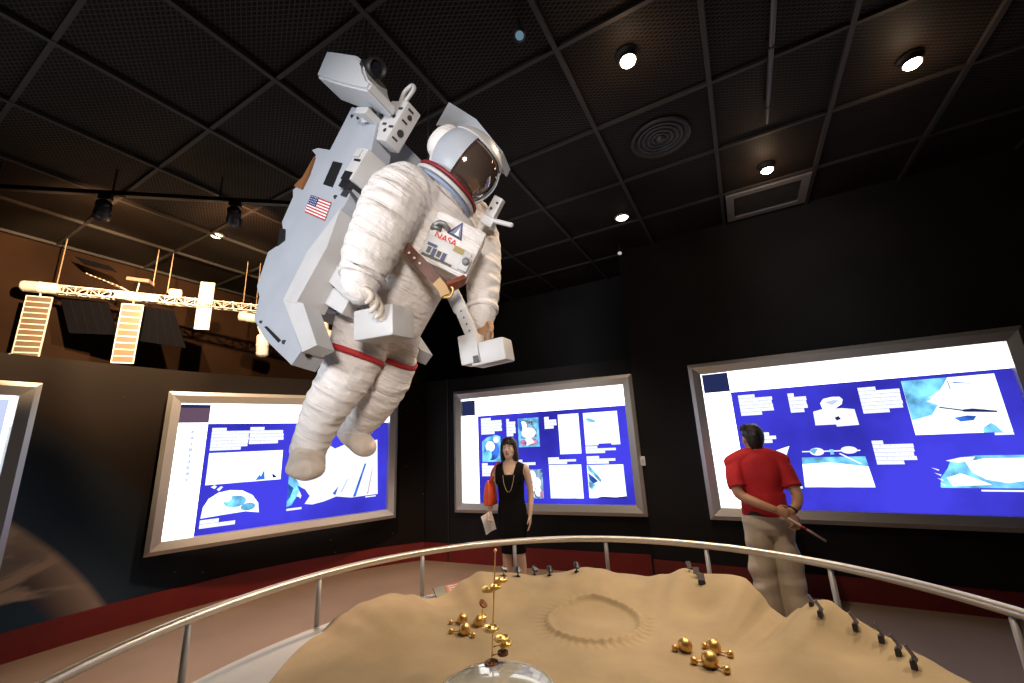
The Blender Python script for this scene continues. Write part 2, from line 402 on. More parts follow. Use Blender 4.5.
def downlight(px, py, label, z, rr, e, tgt):
    p = onz(px, py, z)
    t = thing('downlight', label, 'lamp', p)
    MB().lathe(p, [(rr*1.0, .0), (rr*1.22, 0), (rr*1.22, -.012), (rr, -.016), (rr*.99, -.004)], 28).build('trim_ring', M_['alu'], t, smooth=True)
    if z < CEIL-.02: MB().cyl(p+V((0,0,.002)), V((p.x, p.y, CEIL)), rr*1.05, 24).build('canister', M_['black_paint'], t, smooth=True)
    MB().lathe(p, [(rr*.97, -.006), (rr*.8, -.02), (rr*.4, -.027), (.004, -.03)], 24).build('diffuser', GLD, t, smooth=True)
    lamp('lamp_light', 'SPOT', p+V((0,0,-.05)), e, WARM, .06, tgt, 82, .7, t)
downlight(622, 217, 'round glowing downlight in the ceiling above the woman\'s wall', CEIL, .07, 280, (-1.95, 3.75, .5))
downlight(217, 235, 'round glowing downlight in the ceiling above the model space station', CEIL, .06, 70, (-4.6, 2.2, 0))
def speaker():
    p = onz(660, 137, CEIL)
    t = thing('ceiling_speaker', 'large round grille in the ceiling between the bright spotlights', 'speaker', p)
    mb = MB()
    mb.lathe(p, [(.10, -.004), (.24, -.006), (.25, -.02), (.235, -.034), (.22, -.03), (.21, -.012), (.10, -.012)], 40)
    mb.build('rim', M_['bar'], t, smooth=True)
    mb = MB()
    for r in (.19, .15, .11, .07): mb.lathe(p, [(r, -.012), (r, -.022), (r-.018, -.026), (r-.02, -.012)], 40, cap=False)
    mb.sph(p+V((0,0,-.012)), .04); mb.build('cone', M_['darkgrey'], t, smooth=True)
speaker()
def vent():
    a, b = V((.20, 4.66, CEIL)), V((.98, 5.28, CEIL))
    t = thing('ceiling_hatch', 'square grey framed hatch in the ceiling by the right wall', 'hatch', (.59, 4.97, CEIL))
    mb = MB(); w = .075
    mb.box(a.x, b.x, a.y, a.y+w, CEIL-.035, CEIL-.001); mb.box(a.x, b.x, b.y-w, b.y, CEIL-.035, CEIL-.001)
    mb.box(a.x, a.x+w, a.y+w, b.y-w, CEIL-.035, CEIL-.001); mb.box(b.x-w, b.x, a.y+w, b.y-w, CEIL-.035, CEIL-.001)
    mb.build('frame', mat('hatch_grey', (.16, .15, .15), .5), t)
    mb = MB()
    for k in range(12): 
        y = a.y+w+.02+k*.038; mb.box(a.x+w, b.x-w, y, y+.012, CEIL-.02, CEIL-.004)
    mb.build('grille', M_['bar'], t)
vent()
# pale pipe running below the mesh near the top of the picture
p0, p1 = onz(776, -30, CEIL-.06), onz(767, 122, CEIL-.06)
t = thing('ceiling_pipe', 'thin grey pipe under the ceiling between the spotlights', 'pipe', p1)
MB().tube([p1, p0], .016, 12).build('tube', mat('pipe_grey', (.10, .10, .11), .5, .3), t, smooth=True)
for k in (.15, .6, .95):
    q = p1.lerp(p0, k); MB().box(q.x-.02, q.x+.02, q.y-.006, q.y+.006, q.z-.02, CEIL).build('clip', M_['bar'], t)
# small dark projector and small spot
def mini_spot(px, py, label, aim, col):
    p = onz(px, py, CEIL)
    t = thing('mini_spotlight', label, 'lamp', p)
    d = (V(aim)-p).normalized(); u = d.orthogonal().normalized(); w = d.cross(u)
    MB().cyl(p, p+V((0,0,-.08)), .01, 10).build('stem', M_['black_paint'], t)
    c = p+V((0,0,-.09))
    MB().lathe(c-d*.05, [(.025, 0), (.034, .02), (.036, .09), (.031, .09), (.028, .07)], 20, 0, u, w, d).build('housing', M_['darkgrey'], t, smooth=True)
    MB().ell(c+d*.028, u, w, d, .026, .026, .01).build('lens', glow('mini_lens_'+str(px), col, 1.), t, smooth=True)
mini_spot(619, 246, 'tiny dim spotlight by the wall, beyond the round downlight', (-.8, 3, 1), (.5, .48, .42))
mini_spot(519, 22, 'small dark ceiling spotlight with a bluish lens above the helmet', (-.6, .8, 1), (.12, .2, .26))

# lighting track with two black spotlights
ZT = 3.90
ta, tb = onz(-40, 185, ZT), onz(345, 207, ZT)
td = (tb-ta).normalized(); tn = V((-td.y, td.x, 0))
t = thing('light_track', 'black lighting track under the ceiling above the model space station', 'lighting track', ta)
MB().obox((ta+tb)/2, td, tn, (0,0,1), (tb-ta).length/2, .022, .02, 0, .004).build('rail', mat('track_black', (.02, .018, .016), .35, .4), t)
for k in (.08, .36, .64, .92):
    q = ta.lerp(tb, k); MB().cyl(q, V((q.x, q.y, CEIL)), .008, 8).build('hanger', M_['bar'], t)
def track_spot(px, py, label, aim, e, ang):
    p = onz(px, py, ZT-.02); p = ta+td*((p-ta).dot(td))+V((0,0,-.02))
    t = thing('track_spotlight', label, 'lamp', p)
    mb = MB(); mb.obox(p+V((0,0,-.02)), td, tn, (0,0,1), .05, .018, .02, 0, .004); mb.cyl(p+V((0,0,-.03)), p+V((0,0,-.10)), .009, 10); mb.build('adapter', M_['black'], t)
    d = (V(aim)-p).normalized(); u = d.orthogonal().normalized(); w = d.cross(u); c = p+V((0,0,-.13))
    mb = MB(); mb.lathe(c-d*.09, [(.02, 0), (.04, .012), (.046, .06), (.048, .11), (.06, .13), (.062, .19), (.055, .19), (.05, .15), (.02, .13)], 24, 0, u, w, d)
    for k in range(4): mb.lathe(c-d*(.06-.018*k), [(.045, 0), (.054, .002), (.054, .006), (.045, .008)], 24, 0, u, w, d)
    mb.build('housing', mat('spot_black', (.015, .015, .018), .35), t, smooth=True)
    MB().obox(c+V((0,0,.02)), d, u, w, .012, .052, .01).build('yoke', M_['black'], t)
    MB().ell(c+d*.072, u, w, d, .05, .05, .012).build('lens', glow('track_lens', (1, .8, .5), 12), t, smooth=True)
    lamp('lamp_light', 'SPOT', c+d*.12, e, (1, .66, .36), .02, aim, ang, .35, t)
    lamp('lamp_spill', 'SPOT', c+V((d.x, d.y, 0)).normalized()*.26+V((0,0,-.02)), 60, (1, .52, .24), .03, c+V((d.x, d.y, 0)).normalized()*1.0+V((0,0,.40)), 96, .8, t)
ISA, ISB = V((-6.47, 1.26, 0)), V((-5.47, 2.78, 0)); ISD = (ISB-ISA).normalized(); ISN = V((ISD.y, -ISD.x, 0))
track_spot(120, 206, 'black track spotlight on the left half of the lighting track', (-6.35, 1.5, 3.1), 520, 85)
track_spot(240, 208, 'black track spotlight on the track, closest to the astronaut\'s backpack', (-5.6, 2.7, 3.0), 480, 85)

# ------------------------------------------------------------------ light boxes
W_ = glow('backlit_white', (1, 1, 1.0), 3.2)
BLUE = glow('backlit_blue', (.048, .044, .62), 1., var=.38, vscale=.9)
TXT = glow('backlit_text', (.86, .90, 1), 1.25)
TXB = glow('backlit_grey_print', (.62, .70, .95), 1.)
NAVY = glow('backlit_navy', (.02, .028, .10), 1.)
PURP = glow('backlit_purple', (.14, .085, .13), 1.)
CYAN = glow('backlit_cyan', (.20, .62, 1), 1.1, var=.5, vscale=7)
PALE = glow('backlit_pale', (.85, .95, 1), 1.7, var=.22, vscale=6)
SKYB = glow('backlit_sky', (.05, .17, .75), 1., var=.5, vscale=6)
MULT = glow('backlit_mixed', (.25, .42, .62), 1., var=.8, vscale=16)
DRK = glow('backlit_dark', (.02, .035, .16), 1., var=.4, vscale=12)
PINK = glow('backlit_pink', (.5, .22, .42), 1., var=.6, vscale=18)
LBM = [W_, BLUE, TXT, TXB, NAVY, PURP, CYAN, PALE, SKYB, MULT, DRK, PINK]
wW, wB, wT, wG, wN, wP, wC, wL, wS, wM, wD, wK = range(12)
class Box:
    def __init__(s, bl, dx, n, w, h, depth, label, fw=.125):
        s.bl, s.dx, s.n, s.w, s.h = V(bl), V(dx), V(n), w, h
        s.t = thing('lightbox', label, 'lightbox', s.bl)
        up = V((0,0,1)); bl = s.bl
        # mitred frame: outer face at the wall side is wider than the inner lip
        mb = MB(); o = [(0,0), (w,0), (w,h), (0,h)]; i = [(fw,fw), (w-fw,fw), (w-fw,h-fw), (fw,h-fw)]; k = .35*fw
        i2 = [(k,k), (w-k,k), (w-k,h-k), (k,h-k)]
        P = lambda q, dd: bl+s.dx*q[0]+up*q[1]+s.n*dd
        R0 = [P(q, -.11) for q in o]; R1 = [P(q, depth-.03) for q in o]; R2 = [P(q, depth) for q in i2]; R3 = [P(q, depth-.03) for q in i]; R4 = [P(q, -.0) for q in i]
        mb.rings([R0, R1, R2, R3, R4], cap=False); mb.build('frame', M_['alu'], s.t)
        s.mb = MB(); s.k = 0; s.fw = fw; s.d0 = .01
        s.q(0, 0, 1, 1, wW)
    def P(s, u, v, lift):
        return s.bl+s.dx*(s.fw+u*(s.w-2*s.fw))+V((0,0,1))*(s.fw+(1-v)*(s.h-2*s.fw))+s.n*(s.d0+lift)
    def q(s, u0, v0, u1, v1, mi, lay=None):
        if lay is None: s.k += 1
        l = .0003*(s.k if lay is None else lay)
        s.mb.add([s.P(u0, v0, l), s.P(u1, v0, l), s.P(u1, v1, l), s.P(u0, v1, l)], [(0, 1, 2, 3)], mi)
    def poly(s, pts, mi):
        s.k += 1; l = .0003*s.k
        s.mb.add([s.P(u, v, l) for u, v in pts], [list(range(len(pts)))], mi)
    def ellp(s, cu, cv, ru, rv, mi, a0=0, a1=360, n=22):
        s.poly([(cu+ru*math.cos(rad(a0+(a1-a0)*i/n)), cv-rv*math.sin(rad(a0+(a1-a0)*i/n))) for i in range(n if a1-a0 >= 360 else n+1)], mi)
    def text(s, u0, v0, u1, v1, lines, head=True):
        rnd = random.Random(int(u0*1000+v0*77)); hgt = (v1-v0)/lines
        for i in range(lines):
            w = (u1-u0)*(rnd.uniform(.25, .5) if (i == 0 and head) else (rnd.uniform(.55, .85) if i == lines-1 else rnd.uniform(.95, 1)))
            y = v0+i*hgt; x = u0; e = u0+w
            s.q(x, y, e, y+hgt*.93, wT, 20)
            for _ in range(int(w/.016)):                                # breaks between the tiny characters
                a = rnd.uniform(x, e); s.q(a, y+hgt*.1, min(e, a+.0018), y+hgt*rnd.uniform(.35, .75), wG, 21)
    def done(s): s.mb.build('display', LBM, s.t)
# --- behind the man
bx = Box((-.5, 5.358, .685), (1,0,0), (0,-1,0), 2.78, 1.735, .10, 'wide backlit space panel the man in red stands before')
bx.q(.112, .16, 1, 1, wB); bx.q(.004, .003, .112, .15, wN)
bx.text(.139, .189, .268, .345, 6); bx.text(.325, .205, .389, .345, 5)
bx.poly([(.432,.29),(.445,.262),(.475,.252),(.50,.255),(.508,.275),(.502,.305),(.48,.33),(.455,.345),(.436,.34)], wL); bx.poly([(.445,.285),(.48,.272),(.498,.28),(.47,.31)], wG)
bx.poly([(.402,.345),(.43,.333),(.50,.333),(.538,.345),(.541,.45),(.47,.455),(.468,.44),(.40,.44)], wT); bx.poly([(.468,.395),(.482,.385),(.488,.405),(.474,.415)], wN)
bx.text(.563, .205, .688, .38, 7)
bx.q(.699, .184, .953, .531, wL)
bx.poly([(.699,.184),(.83,.184),(.815,.225),(.80,.26),(.765,.30),(.785,.345),(.76,.41),(.70,.44)], wC); bx.poly([(.70,.22),(.75,.21),(.79,.24),(.75,.30),(.70,.29)], wC)
bx.poly([(.755,.325),(.79,.295),(.85,.285),(.92,.30),(.935,.36),(.90,.40),(.85,.395),(.79,.36)], wT)
bx.poly([(.785,.362),(.85,.392),(.85,.40),(.785,.37)], wN); bx.poly([(.845,.388),(.87,.385),(.93,.405),(.93,.415),(.845,.402)], wN)
bx.poly([(.815,.435),(.85,.425),(.875,.43),(.865,.455),(.83,.46)], wS); bx.poly([(.885,.50),(.905,.475),(.915,.49),(.928,.531),(.88,.531)], wC)
bx.poly([(.826,.205),(.829,.205),(.83,.26),(.827,.26)], wC); bx.poly([(.84,.215),(.885,.23),(.885,.234),(.84,.222)], wS)
bx.q(.906, .533, .953, .548, wT); bx.text(.566, .557, .685, .71, 6)
bx.poly([(.330,.655),(.536,.655),(.544,.85),(.320,.853)], wC); bx.poly([(.327,.70),(.42,.69),(.538,.72),(.544,.85),(.320,.853)], wL)
bx.q(.335, .612, .525, .620, wT); bx.ellp(.385, .618, .024, .026, wT); bx.ellp(.49, .612, .026, .024, wT); bx.poly([(.36,.61),(.375,.595),(.39,.60),(.375,.635)], wC); bx.q(.428, .605, .440, .64, wC); bx.poly([(.46,.63),(.52,.70),(.515,.705),(.455,.635)], wT)
bx.text(.207, .472, .255, .55, 3); bx.poly([(.16,.64),(.203,.625),(.295,.574),(.275,.65),(.255,.70),(.16,.71)], wL); bx.q(.290, .847, .312, .862, wT)
bx.poly([(.727,.845),(.735,.79),(.76,.735),(.77,.70),(.80,.672),(.84,.662),(.97,.664),(.97,.849),(.73,.849)], wC)
bx.poly([(.76,.69),(.80,.672),(.84,.668),(.83,.69),(.79,.705)], wT); bx.poly([(.81,.70),(.86,.68),(.97,.68),(.97,.80),(.90,.82),(.85,.80),(.82,.76)], wL); bx.poly([(.75,.79),(.79,.765),(.82,.79),(.86,.83),(.76,.84)], wL)
for k in range(4): bx.poly([(.728-.004*k,.80-.03*k+.02),(.742-.002*k,.812-.03*k+.02),(.74-.002*k,.82-.03*k+.02)], wT)
bx.q(.829, .858, .955, .868, wT)
bx.done()
# --- behind the woman
bx = Box(CB0+CDIR*.555+CN*.002+V((0,0,.672)), CDIR, CN, 2.67, 1.735, .10, 'backlit space panel on the wall behind the woman in black')
bx.q(.105, .18, 1, 1, wB); bx.q(-.02, .016, .088, .168, wN)
bx.text(.128, .205, .268, .365, 6); bx.text(.297, .228, .356, .395, 6)
bx.q(.370, .232, .500, .50, wC); bx.q(.385, .25, .485, .42, wM); bx.ellp(.435, .37, .045, .05, wT); bx.ellp(.405, .30, .022, .04, wL); bx.ellp(.455, .455, .035, .03, wK); bx.poly([(.41,.43),(.44,.40),(.47,.46),(.42,.49)], wT); bx.poly([(.46,.25),(.49,.26),(.49,.35),(.475,.33)], wC); bx.ellp(.40, .46, .02, .03, wK); bx.poly([(.376,.25),(.39,.24),(.40,.33),(.38,.35)], wS)
bx.text(.536, .234, .610, .345, 4); bx.q(.618, .221, .738, .575, wL)
bx.q(.764, .223, .951, .508, wL); bx.poly([(.772,.275),(.79,.268),(.825,.29),(.83,.31),(.79,.305)], wC); bx.q(.835, .495, .905, .512, wB); bx.text(.763, .515, .930, .578, 3)
bx.poly([(.131,.43),(.17,.39),(.225,.373),(.254,.39),(.254,.624),(.131,.624)], wC); bx.ellp(.195, .52, .05, .09, wS); bx.ellp(.185, .48, .03, .05, wL); bx.ellp(.17, .56, .025, .05, wC); bx.ellp(.225, .42, .018, .03, wT)
bx.text(.127, .635, .232, .758, 5); bx.text(.357, .613, .473, .69, 3)
bx.q(.418, .702, .506, .955, wM); bx.ellp(.445, .76, .022, .05, wT); bx.ellp(.47, .82, .025, .05, wT); bx.ellp(.44, .86, .018, .04, wL); bx.ellp(.475, .90, .02, .04, wT); bx.poly([(.425,.90),(.44,.86),(.455,.94),(.43,.95)], wT); bx.ellp(.495, .92, .01, .03, wK); bx.ellp(.43, .80, .012, .03, wC)
bx.text(.545, .601, .708, .662, 3); bx.q(.547, .668, .731, .952, wL)
bx.text(.764, .60, .923, .668, 3); bx.q(.762, .675, .955, .948, wL); bx.poly([(.765,.68),(.775,.68),(.835,.80),(.828,.82),(.79,.75),(.768,.72)], wC); bx.poly([(.765,.74),(.79,.77),(.815,.81),(.79,.83),(.77,.80)], wS); bx.poly([(.765,.80),(.80,.84),(.78,.88),(.765,.86)], wC)
bx.poly([(.80,.948),(.83,.935),(.90,.94),(.955,.93),(.955,.95),(.80,.95)], wD)
bx.done()
# --- behind the astronaut's legs
la, lb = V((-5.688, 2.165, .64)), V((-4.675, 4.685, .64)); ld = (lb-la); lw = ld.length; ld.normalize(); ln = V((ld.y, -ld.x, 0))
bx = Box(la, ld, ln, lw, 1.71, .13, 'backlit space panel on the curved wall behind the astronaut\'s legs')
bx.q(.111, .16, 1, 1, wB); bx.q(0, .008, .113, .152, wP); bx.q(0, .008, .113, .034, wN)
bx.text(.130, .194, .288, .375, 7); bx.text(.286, .191, .440, .334, 5)
bx.q(.130, .392, .441, .636, wL); bx.q(.2845, .392, .2865, .636, wG); bx.poly([(.330,.628),(.345,.585),(.352,.60),(.365,.545),(.37,.625)], wS); bx.poly([(.40,.58),(.425,.615),(.405,.62)], wN)
bx.poly([(.152,.655),(.165,.64),(.176,.652),(.168,.67)], wT); bx.poly([(.176,.675),(.192,.652),(.200,.66),(.186,.69)], wT)
bx.poly([(.128,.88),(.132,.80),(.150,.74),(.185,.70),(.228,.688),(.28,.70),(.325,.745),(.352,.81),(.358,.885),(.30,.865),(.20,.872)], wL); bx.ellp(.255, .78, .045, .045, wC); bx.ellp(.31, .83, .03, .03, wC); bx.ellp(.22, .75, .02, .03, wT)
bx.text(.127, .892, .305, .955, 2)
bx.poly([(.478,.55),(.50,.45),(.56,.43),(.60,.37),(.63,.41),(.66,.355),(.70,.40),(.76,.36),(.82,.40),(.88,.345),(.94,.33),(.952,.85),(.80,.855),(.72,.83),(.66,.86),(.60,.875),(.555,.86),(.535,.80),(.50,.78)], wT)
bx.poly([(.478,.60),(.52,.66),(.54,.72),(.52,.80),(.50,.86),(.478,.87)], wC); bx.poly([(.478,.68),(.505,.72),(.49,.80),(.478,.82)], wS); bx.poly([(.52,.70),(.56,.74),(.585,.80),(.56,.87),(.53,.87),(.545,.79)], wB)
bx.poly([(.81,.85),(.87,.55),(.878,.56),(.826,.85)], wS); bx.poly([(.89,.84),(.915,.60),(.918,.60),(.895,.84)], wK); bx.poly([(.74,.80),(.775,.68),(.779,.69),(.75,.80)], wG); bx.poly([(.70,.80),(.73,.74),(.715,.82)], wS)
bx.ellp(.63, .55, .03, .012, wL); bx.q(.479, .885, .549, .902, wT); bx.q(.88, .86, .94, .87, wT)
for k in range(9): bx.q(.050+.002*(k % 3), .21+k*.045, .062+.003*(k % 2), .238+k*.045, wG, 8)
bx.done()
# --- far left
fa = V((-5.74, 1.172-2.67, .64)); fd = V((0, 1, 0)); fn = V((1, 0, 0))
bx = Box(fa, fd, fn, 2.67, 1.71, .13, 'lightbox at the left edge of the view, showing only its right end')
bx.q(.0, .18, 1, 1, wL); bx.q(.955, .02, .985, .98, wG); bx.q(.80, .04, .94, .12, wS); bx.q(.72, .3, .88, .97, wL); bx.q(.89, .2, .925, .98, wC)
bx.done()
# small white switch plate beside the woman's panel
p = CB0+CDIR*3.30+CN*.004+V((0,0,1.30)); p = V((-1.085, 5.36, 1.30))
p = onpl(643, 461, (0, 5.358, 0), V((0,1,0)))
t = thing('wall_switch', 'small white switch plate right of the woman\'s lightbox', 'switch', p)
MB().obox(p+V((0,-.008,0)), (1,0,0), (0,1,0), (0,0,1), .03, .008, .055, 0, .005).build('plate', M_['white'], t)
MB().obox(p+V((0,-.019,0)), (1,0,0), (0,1,0), (0,0,1), .012, .004, .02, 0, .002).build('rocker', M_['white_box'], t)

# ------------------------------------------------------------------ round exhibit table with sand terrain
BASEZ = .50
RING = [(36.6, .59), (41.4, .612), (46.3, .635), (51.9, .643), (54.4, .668), (57.3, .653), (60.6, .597), (64.2, .515), (67.0, .535), (68.7, .598), (71.5, .649), (80.3, .636), (84.6, .662), (89.4, .599), (94.1, .559), (99.9, .558), (104.5, .595), (108, .607), (114.2, .579), (119.1, .562), (127.7, .592), (133.8, .606), (137.5, .56), (142.3, .487), (145.9, .484), (150.5, .551), (155.1, .591), (160.5, .577), (164.7, .535), (169, .48), (190, .47), (230, .50), (300, .52), (350, .53), (396.6, .59)]
def ringz(az):
    az %= 360
    if az < RING[0][0]: az += 360
    for (a, z), (b, y) in zip(RING, RING[1:]):
        if a <= az <= b:
            t = (az-a)/(b-a); t = t*t*(3-2*t); return z+(y-z)*t
    return .52
def sm(a, b, x):
    t = max(0, min(1, (x-a)/(b-a))); return t*t*(3-2*t)
def r_out(az):
    az %= 360
    if az > 200: return 2.015-.255*sm(260, 340, az)
    return 1.76+.255*sm(45, 100, az)
def r_terr(az):
    az %= 360
    r = r_out(az)-.012
    if az > 162: r -= .42*sm(162, 192, az)*(1-sm(205, 250, az))
    return r
CRAT = onz(594, 621, .5)
def terrain_z(x, y):
    dx, dy = x-TC.x, y-TC.y; r = math.hypot(dx, dy); az = math.degrees(math.atan2(dy, dx)) % 360
    rt = r_terr(az); rs_ = rt-.113+.085*sm(158, 168, az)*(1-sm(205, 250, az)); rz = ringz(az)
    hgt = rz-BASEZ
    z = BASEZ+hgt*sm(rs_-.62-.5*max(0, hgt), rs_, r)
    z += .012*noise.noise(V((x*1.5, y*1.5, 0)))+.006*noise.noise(V((x*4, y*4, 3)))
    def bump(px, py, hh, ra):
        q = onz(px, py, .53); d = math.hypot(x-q.x, y-q.y); return hh*math.exp(-(d/ra)**2)
    for b in BUMPS:
        d = math.hypot(x-b[0].x, y-b[0].y); z += b[1]*math.exp(-(d/b[2])**2)
    d = math.hypot(x-CRAT.x, y-CRAT.y); a = math.atan2(y-CRAT.y, x-CRAT.x)
    if d < .6:
        z += .022*math.exp(-((d-.285)/.015)**2)*(1+.22*math.sin(a*34+3*noise.noise(V((x*9, y*9, 0)))))+.005*noise.noise(V((x*30, y*30, 1)))*math.exp(-((d-.29)/.04)**2) - .008*sm(.29, .24, d)
        z += .004*math.exp(-((d-.33)/.03)**2)*math.sin(a*41)
    if r > rs_: z = z+(.452-z)*sm(rs_, rt, r)**1.3
    return z
BUMPS = [(onz(742, 600, .53), .05, .24), (onz(850, 640, .52), .05, .22), (onz(705, 612, .53), -.045, .12), (onz(395, 625, .53), .03, .25), (onz(470, 590, .53), .03, .2), (onz(862, 672, .5), -.06, .13), (onz(620, 585, .53), .02, .25)]
tbl = thing('exhibit_table', 'round exhibit table carrying a sand coloured planet landscape', 'exhibit table', TC)
NA, NR = 460, 190
rs = []; mb = MB()
for k in range(NR+1):
    ring = []
    for i in range(NA):
        az = 360*i/NA; r = max(.004, r_terr(az)*(k/NR)**.85); p = V((TC.x+r*math.cos(rad(az)), TC.y+r*math.sin(rad(az)), 0)); p.z = terrain_z(p.x, p.y); ring.append(p)
    rs.append(ring)
mb.rings(rs, cap=False)
sand = mat('sand', (.345, .268, .168), .8, var=.14, vscale=3.2, bump=.12, bscale=14)
mb.build('terrain', sand, tbl, smooth=True)
mb = MB(); prof = [(0, .0, -.10), (.5, .0, -.10), (.5, .44, -.10), (.5, .44, .0), (.5, .482, .0), (.5, .486, -.006)]
rs = [[V((TC.x+(r_out(360*i/120)+dr)*math.cos(2*PI*i/120), TC.y+(r_out(360*i/120)+dr)*math.sin(2*PI*i/120), z)) for i in range(120)] for _, z, dr in prof[1:]]
rs.append([V((TC.x+1.35*math.cos(2*PI*i/120), TC.y+1.35*math.sin(2*PI*i/120), .462)) for i in range(120)])
mb.rings(rs[:2], 1, cap=False); mb.rings(rs[1:5], 0, cap=False); mb.rings([rs[4], rs[5]], 0, cap=False)
auto(mb.build('ledge', [mat('ledge_grey', (.42, .42, .40), .4), mat('plinth_dark', (.05, .05, .055), .6)], tbl))
# guard rail
RAILZ, RAILR = .80, 2.0
rail = thing('guard_rail', 'curved steel guard rail around the sand landscape table', 'railing', TC)
MB().tube([cyl_pt(4*i, RAILR, RAILZ) for i in range(90)], .024, 14, closed=True).build('handrail', M_['steel'], rail, smooth=True)
for k in range(16):
    az = 58.84+21.98*k; p = cyl_pt(az, RAILR, 0)
    z0 = .484 if r_out(az % 360) > 1.995 else 0.0
    mb = MB(); mb.cyl(V((p.x, p.y, z0)), V((p.x, p.y, RAILZ)), .016, 14); mb.lathe(V((p.x, p.y, z0)), [(.022, 0), (.022, .004), (.016, .007)], 18)
    mb.build('post', M_['post_grey'], rail, smooth=True)
for az in (36.44,):
    p = cyl_pt(az, RAILR, 0); mb = MB(); mb.cyl(V((p.x, p.y, 0)), V((p.x, p.y, RAILZ)), .016, 14); mb.lathe(V((p.x, p.y, 0)), [(.022, 0), (.022, .004), (.016, .007)], 18)
    mb.build('post', M_['post_grey'], rail, smooth=True)

def ground(px, py, guess=.52):                                       # where the sight line first meets the sand
    d = ray(px, py); best = None; t = 1.4
    while t < 5:
        p = EYE+d*t; r = math.hypot(p.x-TC.x, p.y-TC.y); az = math.degrees(math.atan2(p.y-TC.y, p.x-TC.x))
        if r < r_terr(az)-.09:
            g = p.z-terrain_z(p.x, p.y)
            if best is None or g < best[0]: best = (g, p.copy())
            if g <= 0: break
        t += .008
    p = best[1]; p.z = terrain_z(p.x, p.y); return p
# gold dome modules
def dome(name, px, py, r, smalls, label, grp):
    p = ground(px, py)
    t = thing(name, label, 'model dome', p, grp)
    c = p+V((0,0,r*.8))
    MB().sph(c, r, 28, 18).build('sphere', M_['goldball'], t, smooth=True)
    for ang, dist, q in smalls:
        a = rad(ang); s = V((p.x+dist*math.cos(a), p.y+dist*math.sin(a), 0)); s.z = terrain_z(s.x, s.y)+q*.85
        MB().sph(s, q, 20, 12).build('pod', M_['goldball'], t, smooth=True)
        MB().tube([c+V((0,0,-r*.45)), s], q*.28, 8).build('tunnel', M_['goldball'], t, smooth=True)
G1, G2 = 'gold domes beside the glass disc', 'gold domes on the right half of the landscape'
dome('gold_dome', 462.5, 624, .034, [(215, .075, .014)], 'gold dome left of the tower, farthest left of its cluster', G1)
dome('gold_dome', 465, 635, .036, [(200, .088, .016), (-10, .072, .015)], 'gold dome left of the tower, nearest to the viewer', G1)
dome('gold_dome', 479, 626, .034, [], 'gold dome left of the tower, half hidden under the dish antenna', G1)
dome('gold_dome', 686, 652, .036, [(120, .052, .014), (205, .055, .017)], 'gold dome of the right cluster, leftmost and with two small pods', G2)
dome('gold_dome', 714.5, 653, .036, [(150, .055, .015), (-12, .078, .017)], 'gold dome of the right cluster, at its far right', G2)
dome('gold_dome', 711, 668, .040, [(182, .075, .018), (-25, .082, .018)], 'gold dome of the right cluster, nearest to the viewer', G2)
# clear disc with the gold tower
TW = onz(492, 676, .5); TZ = max(terrain_z(TW.x, TW.y), .49)
DC = onz(496, 694, .5); DC = V((DC.x, DC.y, 0)); dz = min(terrain_z(DC.x, DC.y), .50)
t = thing('clear_dome', 'low clear glossy dome set in the sand at the bottom of the view', 'dome', V((DC.x, DC.y, dz)))
DR = .262
glass = mat('clear_acrylic', (.74, .77, .74), .04, 0, trans=.55, coat=.4)
prof = [(DR*math.cos(rad(a)), .004+.052*math.sin(rad(a))) for a in (0, 8, 16, 26, 38, 50, 62, 74, 84, 89)]
MB().lathe(V((DC.x, DC.y, dz+.006)), prof, 56).build('shell', glass, t, smooth=True)
MB().lathe(V((DC.x, DC.y, dz)), [(DR+.012, -.03), (DR+.014, .010), (DR+.004, .016), (DR-.004, .010), (DR-.006, -.03)], 56).build('rim', mat('dome_rim', (.5, .52, .46), .2, .6), t, smooth=True)
MB().lathe(V((DC.x, DC.y, dz+.004)), [(DR-.012, -.02), (DR-.012, .0), (DR*.6, .004), (DR*.3, .006), (.01, .008)], 48).build('mirror_floor', mat('dome_floor', (.5, .51, .47), .22, .7, var=.4, vscale=6), t, smooth=True)
TB = V((TW.x, TW.y, dz+.045))
t = thing('gold_tower', 'slender gold mast with stacked gold discs and a ball on top', 'model tower', TB)
def zt(h): return V((TW.x, TW.y, .5+h))
vd = V((TW.x, TW.y, 0)).normalized(); vr = V((vd.y, -vd.x, 0))
MB().tube([TB, zt(.564)+vr*.037], .0035, 8).build('mast', M_['gold'], t, smooth=True)
MB().sph(zt(.567)+vr*.037, .009).build('ball', M_['gold'], t, smooth=True)
MB().lathe(TB, [(.022, .0), (.022, .004), (.008, .008), (.006, .03), (.004, .03)], 24).build('foot', M_['bronze'], t, smooth=True)
vd = V((TW.x, TW.y, 0)).normalized(); vr = V((vd.y, -vd.x, 0))
def disc(c, r, name='disc', m='gold'):
    mb = MB(); mb.lathe(c, [(r*.16, -.004), (r*.34, -.006), (r*.42, -.002), (r*.72, -.002), (r*.80, -.009), (r*.98, -.008), (r, 0), (r*.98, .006), (r*.80, .007), (r*.72, .002), (r*.42, .002), (r*.34, .01), (r*.16, .012), (r*.14, -.004)], 32, cap=False)
    mb.sph(c+V((0,0,.006)), r*.18); return mb.build(name, M_[m], t, smooth=True)
for off, dp, h, r in ((.060, .02, .420, .034), (.030, -.02, .402, .030), (-.004, .01, .384, .038), (.0, .0, .209, .040), (.056, .01, .156, .037), (.072, .03, .124, .034)):
    c = zt(h)+vr*off+vd*dp; disc(c, r)
    if abs(off) > .01: MB().tube([zt(h)+vr*.065*h, c], .0025, 6).build('arm', M_['gold'], t, smooth=True)
